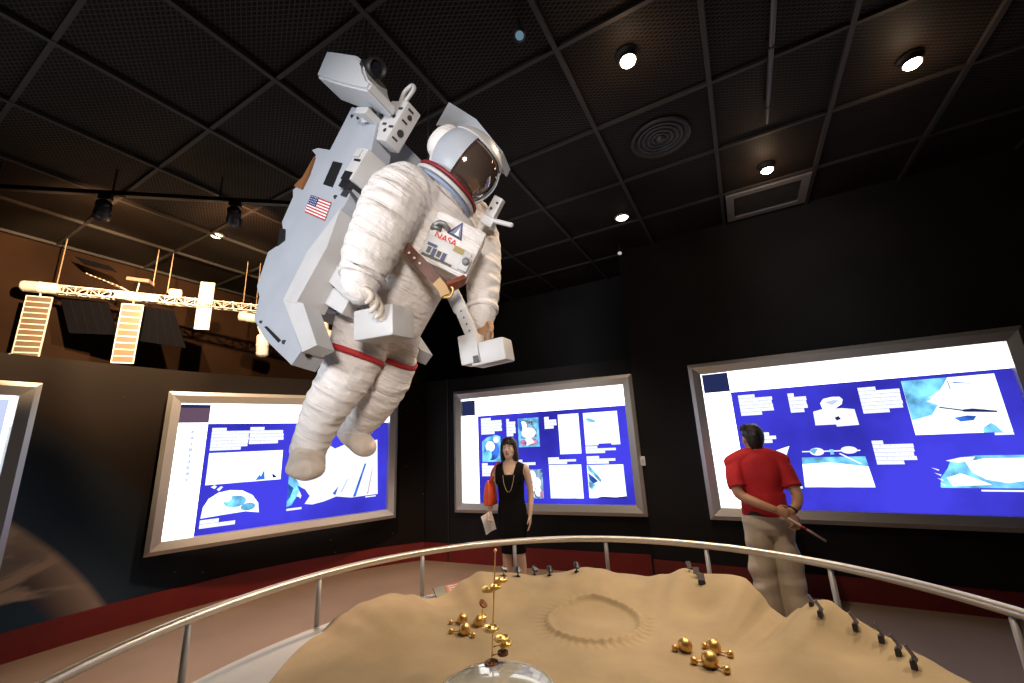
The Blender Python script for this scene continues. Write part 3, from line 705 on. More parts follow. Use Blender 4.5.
c = zt(.088)+vr*.058+vd*.02; disc(c, .028, 'disc', 'bronze'); MB().tube([c, c+V((0,0,.05))], .006, 8).build('stem', M_['gold'], t, smooth=True); MB().tube([zt(.088), c], .0025, 6).build('arm', M_['gold'], t, smooth=True)
disc(zt(.055), .036, 'disc', 'bronze')
# dish antenna on a disc
g = ground(481.5, 622); g = V((g.x, g.y, terrain_z(g.x, g.y)))
h0 = onpl(482.5, 616.5, g, vd)
t = thing('dish_antenna', 'small gold dish antenna on a disc foot left of the tower', 'model antenna', g)
disc(h0, .034, 'foot'); MB().tube([g, h0+V((0,0,.035))], .004, 8).build('stem', M_['gold'], t, smooth=True)
hc = h0+V((0,0,.065)); dn = (vr*.55+V((0,0,.75))-vd*.3).normalized(); du = dn.orthogonal().normalized(); dw = dn.cross(du)
MB().lathe(hc, [(.004, -.008), (.016, -.004), (.026, .006), (.032, .018), (.030, .019), (.024, .009), (.012, .0), (.003, -.003)], 24, 0, du, dw, dn).build('dish', M_['bronze'], t, smooth=True)
MB().tube([hc, hc+dn*.035], .002, 6).build('feed', M_['gold'], t, smooth=True)
MB().tube([h0+V((0,0,.03)), hc], .003, 6).build('bracket', M_['gold'], t, smooth=True)
# miniature solar panels and dishes around the far edge of the sand
def mini_panel(px, py, hgt, wid, label, grp, turn, col, base=True):
    g = ground(px, py, .58)
    t = thing('model_solar_panel', label, 'model panel', g, grp)
    d = V((math.cos(rad(turn)), math.sin(rad(turn)), 0)); e = V((-d.y, d.x, 0)); up = (V((0,0,1))*.85+e*.5).normalized()
    if base: MB().obox(g+V((0,0,hgt*.14)), d, e, (0,0,1), wid*.55, wid*.38, hgt*.2, 0, .002).build('base', M_['darkgrey'], t)
    MB().tube([g+V((0,0,-.004)), g+V((0,0,hgt*.55))], .0035, 8).build('stem', M_['post_grey'], t, smooth=True)
    MB().obox(g+V((0,0,hgt*.68)), d, up, d.cross(up), wid*.55, hgt*.36, .003).build('panel', col, t)
pc1 = mat('mini_panel_dark', (.045, .055, .07), .25, .4); pc2 = mat('mini_panel_grey', (.18, .17, .20), .3, .4)
GA, GB, GC = 'model solar panels below the woman', 'model solar panels on the middle hill', 'model solar panels along the right slope'
def mini_dish(px, py, label, grp, k):
    g = ground(px, py, .58)
    t = thing('model_dish', label, 'model dish', g, grp)
    MB().lathe(g, [(.018, -.004), (.018, .004), (.006, .008), (.004, .03)], 14).build('base', M_['darkgrey'], t, smooth=True)
    dn = (V((.5+.2*k, -.2, .55))).normalized(); du = dn.orthogonal().normalized(); dw = dn.cross(du)
    MB().lathe(g+V((0,0,.042)), [(.004, -.008), (.018, -.004), (.030, .010), (.028, .012), (.014, 0), (.003, -.002)], 18, 0, du, dw, dn).build('dish', pc1, t, smooth=True)
    MB().obox(g+V((0,0,.04))+dn*.02, du, dw, dn, .024, .007, .002).build('panel', pc2, t)
mini_dish(504, 576, 'dark model dish on the sand rim, first from the left below the woman', GA, 0)
mini_dish(518, 576.5, 'dark model dish on the sand rim right before the rail post', GA, .4)
mini_dish(534.5, 575, 'dark model dish on the sand rim, third from the left', GA, .2)
mini_dish(549.5, 575.5, 'dark model dish on the sand rim, fourth from the left', GA, .8)
mini_dish(576.5, 572, 'dark model dish on the sand rim, standing alone right of the woman', GA, .5)
mini_panel(689.5, 571.5, .062, .03, 'grey model solar panel on top of the middle hill, leftmost of three', GB, 30, pc2, False)
mini_panel(697, 578, .062, .036, 'grey model solar panel on the middle hill, between two others', GB, 10, pc2, False)
mini_panel(702, 584, .062, .04, 'grey model solar panel on the middle hill, lowest of three', GB, 15, pc2)
for (px, py, hh, l) in ((812, 606, .05, 'farthest, next to the man\'s trousers'), (821, 617, .07, 'second from the man'), (856, 630, .075, 'third from the man, beyond a wide gap'), (882, 642, .075, 'fourth from the man'), (899, 655, .08, 'next to nearest to the viewer'), (915, 670, .085, 'nearest to the viewer')):
    mini_panel(px, py, hh, .028, 'dark model solar panel on the right slope, '+l, GC, 72, pc2)
# caption plate on the ledge
p = onz(452, 590.5, .505); dd = (onz(468, 585, .505)-onz(434, 594, .505)).normalized(); de = V((-dd.y, dd.x, 0)); up = (V((0,0,1))*.55-de*0+de*.8).normalized()
t = thing('caption_plate', 'slanted caption plate with a red and white print on the ledge', 'sign', V((p.x, p.y, .487)))
c = V((p.x, p.y, .512))
MB().obox(c, dd, up, dd.cross(up), .145, .05, .006, 0, .002).build('plate', mat('plate_grey', (.20, .20, .19), .4), t)
nn = dd.cross(up); nn = nn if nn.z > 0 else -nn
mb = MB(); mb.obox(c+nn*.0075+dd*.045, dd, up, nn, .095, .045, .0015, 0); mb.obox(c+nn*.0075+dd*.125, dd, up, nn, .016, .045, .0018, 1)
for k in range(4): mb.obox(c+nn*.0095+dd*.04+up*(.028-.018*k), dd, up, nn, .07, .003, .0005, 1)
mb.build('print', [mat('plate_red', (.50, .16, .14), .5), M_['white']], t)
MB().obox(V((p.x, p.y, .495)), dd, de, (0,0,1), .10, .018, .010).build('bracket', M_['post_grey'], t)

# ------------------------------------------------------------------ model space station
def ip(s, z, o=0): return V((ISA.x, ISA.y, z))+ISD*s+ISN*o
ICR = mat('station_cream', (.85, .80, .72), .5); IPA = mat('station_panel', (.17, .12, .085), .5, .1); IDK = mat('panel_back_or_shadow', (.0035, .0035, .005), .9, spec=.03)
iss = thing('model_space_station', 'long model space station truss hanging by wires at the upper left', 'model', ip(1.3, 3.4))
mb = MB(); z0, z1, hw = 3.46, 3.54, .045
for zz in (z0, z1):
    for o in (-hw, hw): mb.tube([ip(-.1, zz, o), ip(2.85, zz-.02, o)], .008, 6)
n = 30
for k in range(n):
    s0, s1 = -.1+2.95*k/n, -.1+2.95*(k+1)/n
    for o in (-hw, hw):
        mb.tube([ip(s0, z0, o), ip(s0, z1, o)], .005, 5); mb.tube([ip(s0, z0 if k % 2 else z1, o), ip(s1, z1 if k % 2 else z0, o)], .005, 5)
    for zz in (z0, z1): mb.tube([ip(s0, zz, -hw), ip(s0, zz, hw)], .005, 5); mb.tube([ip(s0, zz, -hw), ip(s1, zz, hw)], .004, 5)
mb.build('truss', ICR, iss, smooth=True)
def module(a, b, r, name='module'):
    mb = MB(); a, b = V(a), V(b); L = (b-a).length
    d = (b-a).normalized(); u = d.orthogonal().normalized(); w = d.cross(u)
    mb.lathe(a, [(r*.45, 0), (r*.9, L*.05), (r, L*.12), (r, L*.45), (r*1.05, L*.47), (r*1.05, L*.53), (r, L*.55), (r, L*.88), (r*.9, L*.95), (r*.45, L)], 22, 0, u, w, d)
    mb.build(name, ICR, iss, smooth=True)
module(ip(-.25, 3.50, .02), ip(.06, 3.50, .02), .062)
module(ip(.52, 3.50, .02), ip(.78, 3.49, .02), .055); module(ip(.80, 3.49, .03), ip(.92, 3.49, .03), .045)
module(ip(1.0, 3.60), ip(1.13, 3.60), .045); module(ip(1.74, 3.36, .03), ip(1.95, 3.34, .03), .06); module(ip(2.03, 3.14, .02), ip(2.05, 2.84, .02), .07)
module(ip(1.98, 3.26), ip(2.02, 3.14), .025); module(ip(2.65, 3.22), ip(2.86, 3.2), .07); module(ip(2.75, 3.4), ip(2.78, 3.08), .06)
def solar(s, zt_, zb, w, rows, ang=0, m=0, name='solar_panel_or_shadow', o=.0):
    a = rad(ang); dx = ISD*math.cos(a)+ISN*math.sin(a); nn = V((dx.y, -dx.x, 0)); mb = MB()
    c = ip(s, 0, o); mb.obox(V((c.x, c.y, (zt_+zb)/2)), dx, nn, (0,0,1), w/2, .004, abs(zt_-zb)/2, m)
    for k in range(rows+1):
        z = zb+(zt_-zb)*k/rows; mb.obox(V((c.x, c.y, z)), dx, nn, (0,0,1), w/2+.004, .006, .006, 2)
    for q in (-1, 1): mb.obox(V((c.x, c.y, (zt_+zb)/2))+dx*q*w/2, dx, nn, (0,0,1), .005, .006, abs(zt_-zb)/2, 2)
    mb.tube([V((c.x, c.y, zt_)), V((c.x, c.y, 3.48))], .008, 6, 2); mb.tube([V((c.x, c.y, zb)), V((c.x, c.y, 3.48))], .004, 6, 2) if zb > 3.48 else None
    mb.build(name, [IPA, IDK, ICR], iss)
solar(-.09, 3.40, 2.71, .20, 11, 0, 0); solar(.69, 3.40, 2.70, .19, 9, 0, 0)
def array_or_shadow(pts, o):  # near-black sheet, for a dark array and for imitated wall shadows
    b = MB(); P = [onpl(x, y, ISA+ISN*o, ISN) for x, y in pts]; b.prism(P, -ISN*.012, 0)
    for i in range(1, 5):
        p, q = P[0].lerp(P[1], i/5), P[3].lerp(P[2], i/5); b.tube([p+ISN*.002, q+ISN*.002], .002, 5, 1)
    b.build('solar_panel_or_shadow', [IDK, mat('dark_sheet_line', (.010, .008, .007), .9, spec=.03)], iss)
array_or_shadow([(60, 297), (108, 302.5), (118, 335), (69, 333)], -.10); array_or_shadow([(143, 306), (174, 311), (186, 348), (139, 341)], -.10)  # shadows on the wall behind the station, put in as dark sheets
array_or_shadow([(74, 256), (110, 266), (117, 272), (84, 264)], -.06)
# slanted array seen almost edge on
mb = MB(); a, b = ip(.28, 3.71, -.05), ip(.62, 3.56, .03); dx = (b-a).normalized(); w = V((0,0,1)).cross(dx).normalized(); nn = dx.cross(w)
mb.obox((a+b)/2, dx, w, nn, (b-a).length/2, .10, .004, 0)
for k in range(9): mb.obox(a.lerp(b, k/8), dx, w, nn, .005, .104, .006, 1)
mb.build('solar_panel_or_shadow', [IPA, ICR], iss)
mb = MB(); a, b = ip(.60, 3.72, -.06), ip(.82, 3.70, -.02); dx = (b-a).normalized(); w = V((0,0,1)).cross(dx).normalized(); nn = dx.cross(w)
mb.obox((a+b)/2, dx, w, nn, (b-a).length/2, .07, .02, 0); mb.build('radiator', [mat('station_box', (.22, .16, .12), .5)], iss)
mb = MB(); mb.tube([ip(.7, 3.70, -.04), ip(.7, 3.52, 0)], .006, 6); mb.tube([ip(.6, 3.57, .0), ip(.6, 3.5, 0)], .006, 6); mb.build('strut', ICR, iss)
for s_, zt_, zb in ((1.385, 3.76, 3.14),):
    mb = MB(); c = ip(s_, 0, .06)
    for zz in ((zb, 3.42), (3.47, zt_)): mb.obox(V((c.x, c.y, (zz[0]+zz[1])/2)), ISD, ISN, (0,0,1), .075, .006, (zz[1]-zz[0])/2, 0)
    for k in range(7): mb.obox(V((c.x, c.y, (zb+zt_)/2))+ISD*(-.07+.0233*k), ISD, ISN, (0,0,1), .003, .009, (zt_-zb)/2, 0)
    mb.build('radiator', ICR, iss)
for s_, zz in ((.019, 3.55), (.84, 3.70), (.985, 3.62), (1.775, 3.52), (1.92, 3.53), (2.6, 3.5)):
    MB().tube([ip(s_, zz-.03), ip(s_, CEIL)], .006 if s_ != 1.92 else .005, 6).build('wire', mat('wire_tan', (.32, .22, .14), .5), iss, smooth=True)

# ------------------------------------------------------------------ hands
def hand(mb, wrist, d, nrm, thumb, k=1., curl=(.5, .6, .4), n=8, fat=1., spread=.12):
    """palm and five fingers: d = wrist to knuckles, nrm = out of the palm side, thumb = side of the thumb"""
    d, nrm = d.normalized(), nrm.normalized(); t = (thumb-d*thumb.dot(d)); t = (t-nrm*t.dot(nrm)).normalized()
    w = V(wrist); pl = .092*k
    mb.loft([(w-d*.01*k, t, nrm, .024*k*fat, .019*k*fat), (w+d*.02*k, t, nrm, .030*k*fat, .019*k*fat), (w+d*.055*k, t, nrm, .040*k*fat, .018*k*fat), (w+d*pl, t, nrm, .041*k*fat, .014*k*fat), (w+d*(pl+.008*k), t, nrm, .036*k*fat, .009*k*fat)], 14)
    for i, (o, L) in enumerate(((.031, .074), (.0105, .083), (-.0105, .077), (-.031, .060))):
        b = w+d*(pl-.006*k)+t*o*k*fat; r = (.0092-.0008*(i == 3))*k*fat; a = spread*(1.2-i*.8); dd = (d+t*a*.6).normalized(); pts = [b-dd*.02*k, b]; ang = 0; p = b
        for j, (q, c) in enumerate(zip((.45, .31, .24), curl)):
            ang += c*(1+.10*i); p = p+(dd*math.cos(ang)+nrm*math.sin(ang))*L*k*q; pts.append(p)
        mb.tube(pts, [r*1.05, r*1.05, r, r*.93, r*.8], n, 0, 3)
    b = w+d*.026*k+t*.026*k*fat
    mb.tube([b-t*.012*k, b+t*.014*k+d*.012*k+nrm*.006*k, b+t*.026*k+d*.040*k+nrm*.016*k, b+t*.026*k+d*.066*k+nrm*.026*k], [.013*k*fat, .0125*k*fat, .0105*k*fat, .0085*k*fat], n, 0, 3)

# ------------------------------------------------------------------ astronaut
AU = cdir(.48, .87, -.05); AF = cdir(.72, -.36, .59); AF = (AF-AU*AF.dot(AU)).normalized(); AR = AF.cross(AU).normalized()
AO = at(405, 290, 1.95)
crease(M_['suit'], Matrix((AR, AF, AU)).to_euler(), (1.2, 1.2, 8), .75)
ast = thing('astronaut', 'white astronaut suit figure hanging under the ceiling and holding two hand controllers', 'astronaut', AO)
A = at
mb = MB()
def sec(p, ra, rb, tilt=None): return (p, AR, AF, ra, rb)
mb.loft([sec(A(362, 362, 1.95), .10, .08), sec(A(366, 350, 1.95), .185, .13), sec(A(376, 332, 1.95), .215, .155), sec(A(390, 306, 1.95), .215, .165), sec(A(402, 284, 1.95), .212, .17), sec(A(416, 256, 1.94), .225, .175), sec(A(430, 230, 1.93), .235, .175), sec(A(440, 210, 1.93), .215, .165), sec(A(448, 197, 1.925), .17, .14), sec(A(454, 186, 1.92), .11, .10)], 28)
# legs
mb.tube([A(366, 330, 1.88), A(357, 352, 1.84), A(345, 378, 1.79), A(331, 400, 1.765), A(322, 416, 1.775), A(314, 436, 1.79), A(309, 448, 1.79)], [.125, .126, .114, .098, .090, .080, .076], 20, 0, 6, wob=.055, wfreq=105)
mb.tube([A(396, 326, 2.02), A(392, 352, 2.02), A(388, 376, 2.02), A(377, 398, 2.05), A(366, 414, 2.10), A(353, 428, 2.14)], [.125, .125, .118, .105, .095, .082], 20, 0, 6, wob=.055, wfreq=105)
# arms
mb.tube([A(425, 205, 1.86), A(405, 196, 1.76), A(392, 210, 1.69), A(380, 233, 1.63), A(369, 256, 1.59), A(362, 275, 1.565), A(361, 289, 1.55)], [.13, .135, .132, .115, .103, .082, .066], 20, 0, 6, wob=.04, wfreq=95)
mb.tube([A(452, 212, 2.0), A(470, 220, 2.10), A(480, 244, 2.11), A(483, 270, 2.07), A(483, 292, 2.02), A(482, 312, 1.97), A(482, 322, 1.95)], [.12, .115, .105, .092, .082, .070, .056], 20, 0, 6, wob=.04, wfreq=95)
# rumpled folds of the soft suit
for k in range(len(mb.v)):
    p = mb.v[k]; q = (p-AO); s_ = q.dot(AU)
    f = .006*math.sin(s_*80+4*noise.noise(p*5)+2.5*noise.noise(p*11))+.004*noise.noise(p*9)
    mb.v[k] = p+(AF*.6+AR*.5).normalized()*f
mb.build('suit', M_['suit'], ast, fuse=.0105, soft=3)
# red stripes round both thighs
def ring_at(c, ax, r, th, wd, name, m, n=40, ell=1.):
    ax = ax.normalized(); u = ax.orthogonal().normalized(); w = ax.cross(u); b = MB()
    b.rings([[c+(u*math.cos(2*PI*i/n)+w*math.sin(2*PI*i/n)*ell)*(r+dr)+ax*h for i in range(n)] for dr, h in ((0, -wd), (th, -wd), (th, wd), (0, wd))], closed=True)
    return b.build(name, m, ast, smooth=True)
lx = (A(357, 352, 1.84)-A(345, 378, 1.79)).normalized()
ring_at(A(354.5, 355, 1.825), lx+AU*.5+AR*.12, .1265, .0055, .0125, 'leg_stripe', M_['red'])
ring_at(A(392, 357, 2.02), AU+AR*.10, .1265, .0055, .0125, 'leg_stripe', M_['red'])
ring_at(A(362, 277, 1.565), A(369, 256, 1.59)-A(362, 275, 1.565), .074, .014, .012, 'cuff', M_['suit'])
ring_at(A(482, 309, 1.975), A(483, 292, 2.02)-A(482, 312, 1.97), .068, .012, .012, 'cuff', M_['suit'])
# boots
def boot(heel, ankle, toe, k):
    b = MB(); d = (toe-heel).normalized(); up = (ankle-heel); up = (up-d*up.dot(d)).normalized(); w = d.cross(up)
    L = (toe-heel).length
    b.loft([(heel-d*.035*k+up*.02, w, up, .03*k, .03*k), (heel-d*.02*k+up*.02, w, up, .055*k, .055*k), (heel+d*L*.25+up*.02, w, up, .066*k, .070*k), (heel+d*L*.55+up*.008, w, up, .070*k, .058*k), (heel+d*L*.82, w, up, .068*k, .046*k), (heel+d*L*.97, w, up, .052*k, .036*k), (heel+d*L*1.03, w, up, .025*k, .02*k)], 20)
    b.tube([heel+d*L*.18+up*.02, ankle], [.062*k, .074*k], 18, ends=True)
    for q in range(len(b.v)): b.v[q] = b.v[q]+V((noise.noise(b.v[q]*14), noise.noise(b.v[q]*14+V((5,5,5))), noise.noise(b.v[q]*14+V((9,1,4)))))*.006
    o = b.build('boot', M_['boot'], ast, fuse=.009, soft=3)
boot(A(306, 459, 1.84), A(311, 441, 1.80), A(306, 471, 1.60), 1.08)
boot(A(345, 431, 2.16), A(351, 424, 2.145), A(369, 451, 2.02), 1.02)
# gloves
b = MB(); hd = A(384, 304, 1.475)-A(361, 290, 1.55); hand(b, A(361.5, 291, 1.548), hd, -AU+AR*.35, AU*.55-AR*.5, 1.02, (.22, .55, .5), 9, 1.30)
b.build('glove', M_['glove'], ast, fuse=.0045, soft=2)
b = MB(); hand(b, A(482, 323, 1.945), A(486, 341, 1.88)-A(482, 323, 1.945), -AU*.2+AR*1, AF, 1.0, (.4, .8, .6), 9, 1.25)
b.build('glove', mat('glove_tan', (.40, .22, .12), .8, var=.15, vscale=18, bump=.3), ast, fuse=.0045, soft=2)
# helmet
HC = A(464, 168, 1.88); HU = cdir(.60, .78, -.12); HF = cdir(.50, -.42, .76); HF = (HF-HU*HF.dot(HU)).normalized(); HR = HF.cross(HU).normalized()
b = MB()
b.ell(HC-HF*.018, HR, HF, HU, .150, .155, .156, 32, 20)
b.ell(HC+HR*.120-HF*.085+HU*.035, HR, HF, HU, .055, .085, .088, 20, 12)          # lamp bulge at the near side
b.ell(HC-HR*.125-HF*.075+HU*.075, HR, HF, HU, .045, .072, .075, 20, 12)
b.lathe(HC-HU*.185, [(.125, 0), (.14, .015), (.145, .05), (.14, .08)], 32, 0, HR, HF, HU)
b.build('helmet_shell', M_['suit'], ast, fuse=.008, soft=3)
MB().patch(HC, HR, HF, HU, .155, .162, .160, rad(-62), rad(62), rad(-46), rad(36), .010, 28, 20).build('visor', M_['visor'], ast, smooth=True)
b = MB(); b.patch(HC, HR, HF, HU, .165, .171, .170, rad(36), rad(88), rad(-44), rad(38), .010, 16, 16); auto(b.build('visor_shade', M_['white_enamel'], ast))
b = MB(); b.patch(HC, HR, HF, HU, .165, .171, .170, rad(-88), rad(-58), rad(-44), rad(38), .010, 10, 16); auto(b.build('visor_shade', M_['white_enamel'], ast))
b = MB(); b.patch(HC, HR, HF, HU, .171, .177, .176, rad(-80), rad(88), rad(33), rad(64), .012, 28, 10); auto(b.build('visor_brim', M_['white_box'], ast))
def oval(c, u, w, ru, rw, r, name, m, n=48):
    b = MB(); b.tube([c+u*ru*math.cos(2*PI*i/n)+w*rw*math.sin(2*PI*i/n) for i in range(n)], r, 10, closed=True); return b.build(name, m, ast, smooth=True)
oval(HC-HU*.125+HF*.012, HR, HF, .150, .152, .0085, 'neck_ring', mat('dark_red_ring', (.20, .012, .02), .5))
oval(HC-HU*.147+HF*.010, HR, HF, .150, .152, .010, 'collar_ring', M_['white_box'])
oval(HC-HU*.168+HF*.008, HR, HF, .147, .15, .009, 'collar_trim', mat('pale_blue_trim', (.22, .28, .42), .5))
# housing for the lights behind the top of the helmet
q0 = [A(449, 102, 2.02), A(476, 119, 1.98), A(503, 152, 1.93), A(499, 160, 1.93), A(486, 147, 1.95), A(470, 134, 1.97), A(452, 127, 2.0), A(436, 125, 2.03)]
b = MB(); b.prism(q0, (-AF*.3-AR*.9).normalized()*.14); b.build('light_housing', M_['white_enamel'], ast)
b = MB()
for (px, py, dp) in ((498, 153, 1.922), (480, 133, 1.955)):
    b.obox(A(px, py, dp), AU, AF, AR, .009, .009, .006)
b.build('light_port', M_['black'], ast)
b = MB(); b.cyl(A(452, 133, 1.80), A(452, 133, 1.80)+AR*.012, .009, 12); b.cyl(A(448, 139, 1.80), A(448, 139, 1.80)+AR*.012, .007, 12); b.build('rivet', M_['gold'], ast)
# side lamp bracket at the far side of the helmet
ax = (A(503, 197, 1.90)-A(488, 226, 1.92)).normalized(); sx_ = cdir(.75, .3, .2); sx_ = (sx_-ax*sx_.dot(ax)).normalized()
b = MB(); b.obox(A(494, 210, 1.90), ax, sx_, ax.cross(sx_), .060, .024, .022, 0, .006); b.obox(A(489, 222, 1.89), ax, sx_, ax.cross(sx_), .022, .03, .026, 0, .005); b.build('side_lamp', M_['white_box'], ast)
b = MB(); b.tube([A(487, 219, 1.88), A(511, 225, 1.84)], .011, 12); b.build('side_rod', M_['white_box'], ast, smooth=True)
b = MB()
for px, py in ((491, 208), (497, 203)): b.cyl(A(px, py, 1.876), A(px, py, 1.87), .006, 10)
b.build('socket', M_['black'], ast)
# life support pack
c = A(418, 232, 1.95)-AF*.30; b = MB(); b.obox(c, AR, AF, AU, .24, .13, .34, 0, .04); auto(b.build('life_support_pack', M_['white_enamel'], ast))
# chest module with patches
cu = cdir(.40, .90, -.08); cx = cdir(.88, -.42, -.10); cx = (cx-cu*cx.dot(cu)).normalized(); cn = cx.cross(cu).normalized()
if cn.dot(-FW) < 0: cn = -cn
CC = A(452, 245, 1.70)
def cp(x, y, l=0): return CC+cx*x+cu*y+cn*l
b = MB(); b.obox(CC-cn*.07, cx, cu, cn, .112, .112, .075, 0, .018); auto(b.build('chest_module', M_['suit'], ast))
b = MB(); b.obox(cp(-.005, -.045, .006), cx, cu, cn, .098, .045, .008, 0, .004); b.obox(cp(.08, -.055, .014), cx, cu, cn, .022, .03, .012, 0, .006); auto(b.build('control_panel', M_['white_box'], ast))
b = MB(); L = .006
b.add([cp(-.040, .036, L), cp(.030, .030, L), cp(.002, .106, L)], [(0, 1, 2)], 0); b.add([cp(-.030, .040, L+.001), cp(.021, .036, L+.001), cp(.001, .095, L+.001)], [(0, 1, 2)], 1)
b.add([cp(-.010, .044, L+.002), cp(.010, .042, L+.002), cp(.005, .056, L+.002), cp(.001, .082, L+.002), cp(-.004, .057, L+.002)], [(0, 1, 2, 3, 4)], 2)
b.add([cp(-.026, .036, L+.002), cp(.018, .033, L+.002), cp(.018, .040, L+.002), cp(-.026, .043, L+.002)], [(0, 1, 2, 3)], 3)
b.build('mission_patch', [M_['blue'], mat('patch_grey', (.20, .21, .30), .7), M_['white'], mat('patch_dark', (.05, .04, .07), .7)], ast)
b = MB(); b.obox(cp(.036, -.012, .015), cx, cu, cn, .022, .012, .002); b.build('name_tag', mat('olive_tag', (.30, .24, .08), .6), ast)
b = MB()
for i in range(4): b.obox(cp(-.075+.022*i, -.062-.004*(i % 2), .016), cx, cu, cn, .008, .013+.005*(i % 2), .002, i % 2)
b.obox(cp(-.03, -.085, .016), cx, cu, cn, .065, .004, .002, 0); b.obox(cp(-.07, -.038, .016), cx, cu, cn, .02, .006, .002, 1); b.build('label', [M_['black'], mat('label_blue', (.05, .06, .14), .6)], ast)
b = MB(); b.lathe(cp(.082, -.045, .024), [(.016, 0), (.016, .01), (.011, .014), (.003, .014)], 20, 0, cx, cu, cn); b.build('dial', mat('dial_grey', (.16, .16, .17), .45), ast, smooth=True)
b = MB(); b.tube([cp(-.10, .03, .004), cp(-.085, .055, .02), cp(-.06, .06, .022), cp(-.04, .05, .012)], .011, 10, 0, 3); b.obox(cp(-.085, .035, .012), cx, cu, cn, .022, .008, .01); b.build('hose_fitting', mat('fitting_grey', (.22, .22, .22), .4, .5), ast, smooth=True)
def lettering(txt, c, ux, uy, n, size, m, name, parent):
    cu_ = bpy.data.curves.new(name, 'FONT'); cu_.body = txt; cu_.size = size; cu_.align_x = 'CENTER'; cu_.align_y = 'CENTER'; cu_.extrude = .0006; cu_.offset = size*.012; cu_.space_character = .92
    o = bpy.data.objects.new(name, cu_); COL.objects.link(o); dg = bpy.context.evaluated_depsgraph_get()
    me = bpy.data.meshes.new_from_object(o.evaluated_get(dg)); bpy.data.objects.remove(o)
    mt = Matrix(((ux.x, uy.x, n.x, c.x), (ux.y, uy.y, n.y, c.y), (ux.z, uy.z, n.z, c.z), (0,0,0,1)))
    me.transform(Matrix.Translation(-V(parent['_o'])) @ mt); me.materials.clear(); me.materials.append(m)
    o = bpy.data.objects.new(name, me); COL.objects.link(o); o.parent = parent; return o
lettering('NASA', cp(-.032, .008, .007), cx, cu, cn, .040, mat('lettering_red', (.55, .03, .02), .6), 'lettering', ast)
# tether straps
def strap(pts, w, th, name, m, side, par=ast):
    b = MB(); rs = []
    pts = [V(p) for p in pts]
    for i, p in enumerate(pts):
        t = (pts[min(i+1, len(pts)-1)]-pts[max(i-1, 0)]).normalized(); s_ = V(side); nn = t.cross(s_).normalized(); s2 = nn.cross(t).normalized()
        rs.append([p+s2*w+nn*th, p-s2*w+nn*th, p-s2*w-nn*th, p+s2*w-nn*th])
    b.rings(rs); return b.build(name, m, par)
sd = cdir(.65, .75, .1)
strap([A(396, 239, 1.68), A(407, 249, 1.655), A(418, 260, 1.645), A(428, 271, 1.645), A(438, 281, 1.645), A(446, 287, 1.645)], .022, .004, 'tether_strap', M_['leather'], sd)
b = MB()
for k in (.3, .42, .54): 
    q = A(396+44*k, 240+43*k, 1.642); b.cyl(q, q-FW*.004, .005, 10)
b.build('strap_stud', M_['white_box'], ast)
strap([A(437, 281, 1.635), A(443, 288, 1.63), A(446, 295, 1.63)], .020, .009, 'clasp', M_['tan'], sd)
b = MB(); u_, w_ = cdir(.8, .6, 0), cdir(-.6, .8, 0); cq = A(447, 292, 1.64)
b.tube([cq+u_*.028, cq+w_*.022, cq-u_*.028, cq-w_*.022], .005, 8, 0, 4, closed=True); b.build('clasp_ring', M_['gold'], ast, smooth=True)
strap([A(448, 288, 1.64), A(456, 284, 1.65), A(464, 280, 1.68)], .022, .010, 'tether_pad', mat('red_brown', (.20, .05, .025), .6), sd)
b = MB(); b.tube([A(392, 236, 1.72), A(399, 238, 1.71), A(405, 243, 1.70)], .008, 8); b.build('strap_buckle', M_['tan'], ast, smooth=True)

# ------------------------------------------------------------------ jet pack
MO = A(345, 230, 2.05)
mmu = thing('jet_backpack', 'big white jet backpack with a small flag, strapped behind the astronaut', 'backpack', MO)
SP0 = A(322, 194, 1.83)
def sp(px, py, off=0): return onpl(px, py, SP0+AR*off, AR)
S1 = [(352, 107), (379, 113), (371, 152), (345, 205), (323, 231), (307, 252), (283, 300), (302, 350), (291.5, 365), (265, 339), (254, 319), (259.5, 297), (257, 286), (268, 252), (284.5, 241), (282, 222), (293, 197), (293, 190), (305, 178), (316, 155), (312, 150), (318, 148), (330, 150)]
W1 = .10
b = MB(); pts = [sp(*q) for q in S1]; b.prism(pts, -AR*W1); b.build('side_tower', M_['white_enamel'], mmu)
b = MB(); b.prism([p-AR*.70+AU*.16-AF*.20 for p in pts], -AR*W1); b.build('side_tower', M_['white_enamel'], mmu)
S2 = [(352, 112), (372, 120), (352, 175), (330, 215), (300, 262), (286, 292), (272, 300), (266, 290), (276, 250), (296, 205), (318, 160)]
b = MB(); b.prism([sp(*q)-AR*(W1-.005) for q in S2], -AR*.61); b.build('back_panel', M_['white_enamel'], mmu)
# chamfered foot, side fairings and thruster recesses
b = MB(); b.prism([sp(x, y, .0) for x, y in ((283, 300), (303, 303), (317, 345), (302, 352))], -AR*.075); b.build('foot_fairing', M_['white_box'], mmu)
b = MB(); b.prism([sp(x, y, .003) for x, y in ((307, 252), (323, 231), (341, 207), (327, 247), (296, 303), (283, 300))], -AR*.13); b.build('front_fairing', M_['white_box'], mmu)
b = MB(); b.prism([sp(x, y) for x, y in ((296, 187), (305, 178), (316, 158), (310, 176), (303, 190))], AR*.012); b.build('side_decal', M_['bronze'], mmu)
b = MB(); b.prism([sp(x, y, .004) for x, y in ((333, 161), (342, 163), (332, 187), (323, 184))], -AR*.01); b.build('dark_window', M_['black'], mmu)
b = MB(); b.prism([sp(x, y, .004) for x, y in ((280.5, 228), (285, 229), (284.5, 240), (277, 246))], -AR*.01); b.build('dark_window', M_['black'], mmu)
b = MB()
for x, y, r in ((335.5, 197, .009), (284, 342, .009), (261, 322, .007)): b.cyl(sp(x, y, -.004), sp(x, y, .004), r, 14)
b.build('thruster_port', M_['black'], mmu)
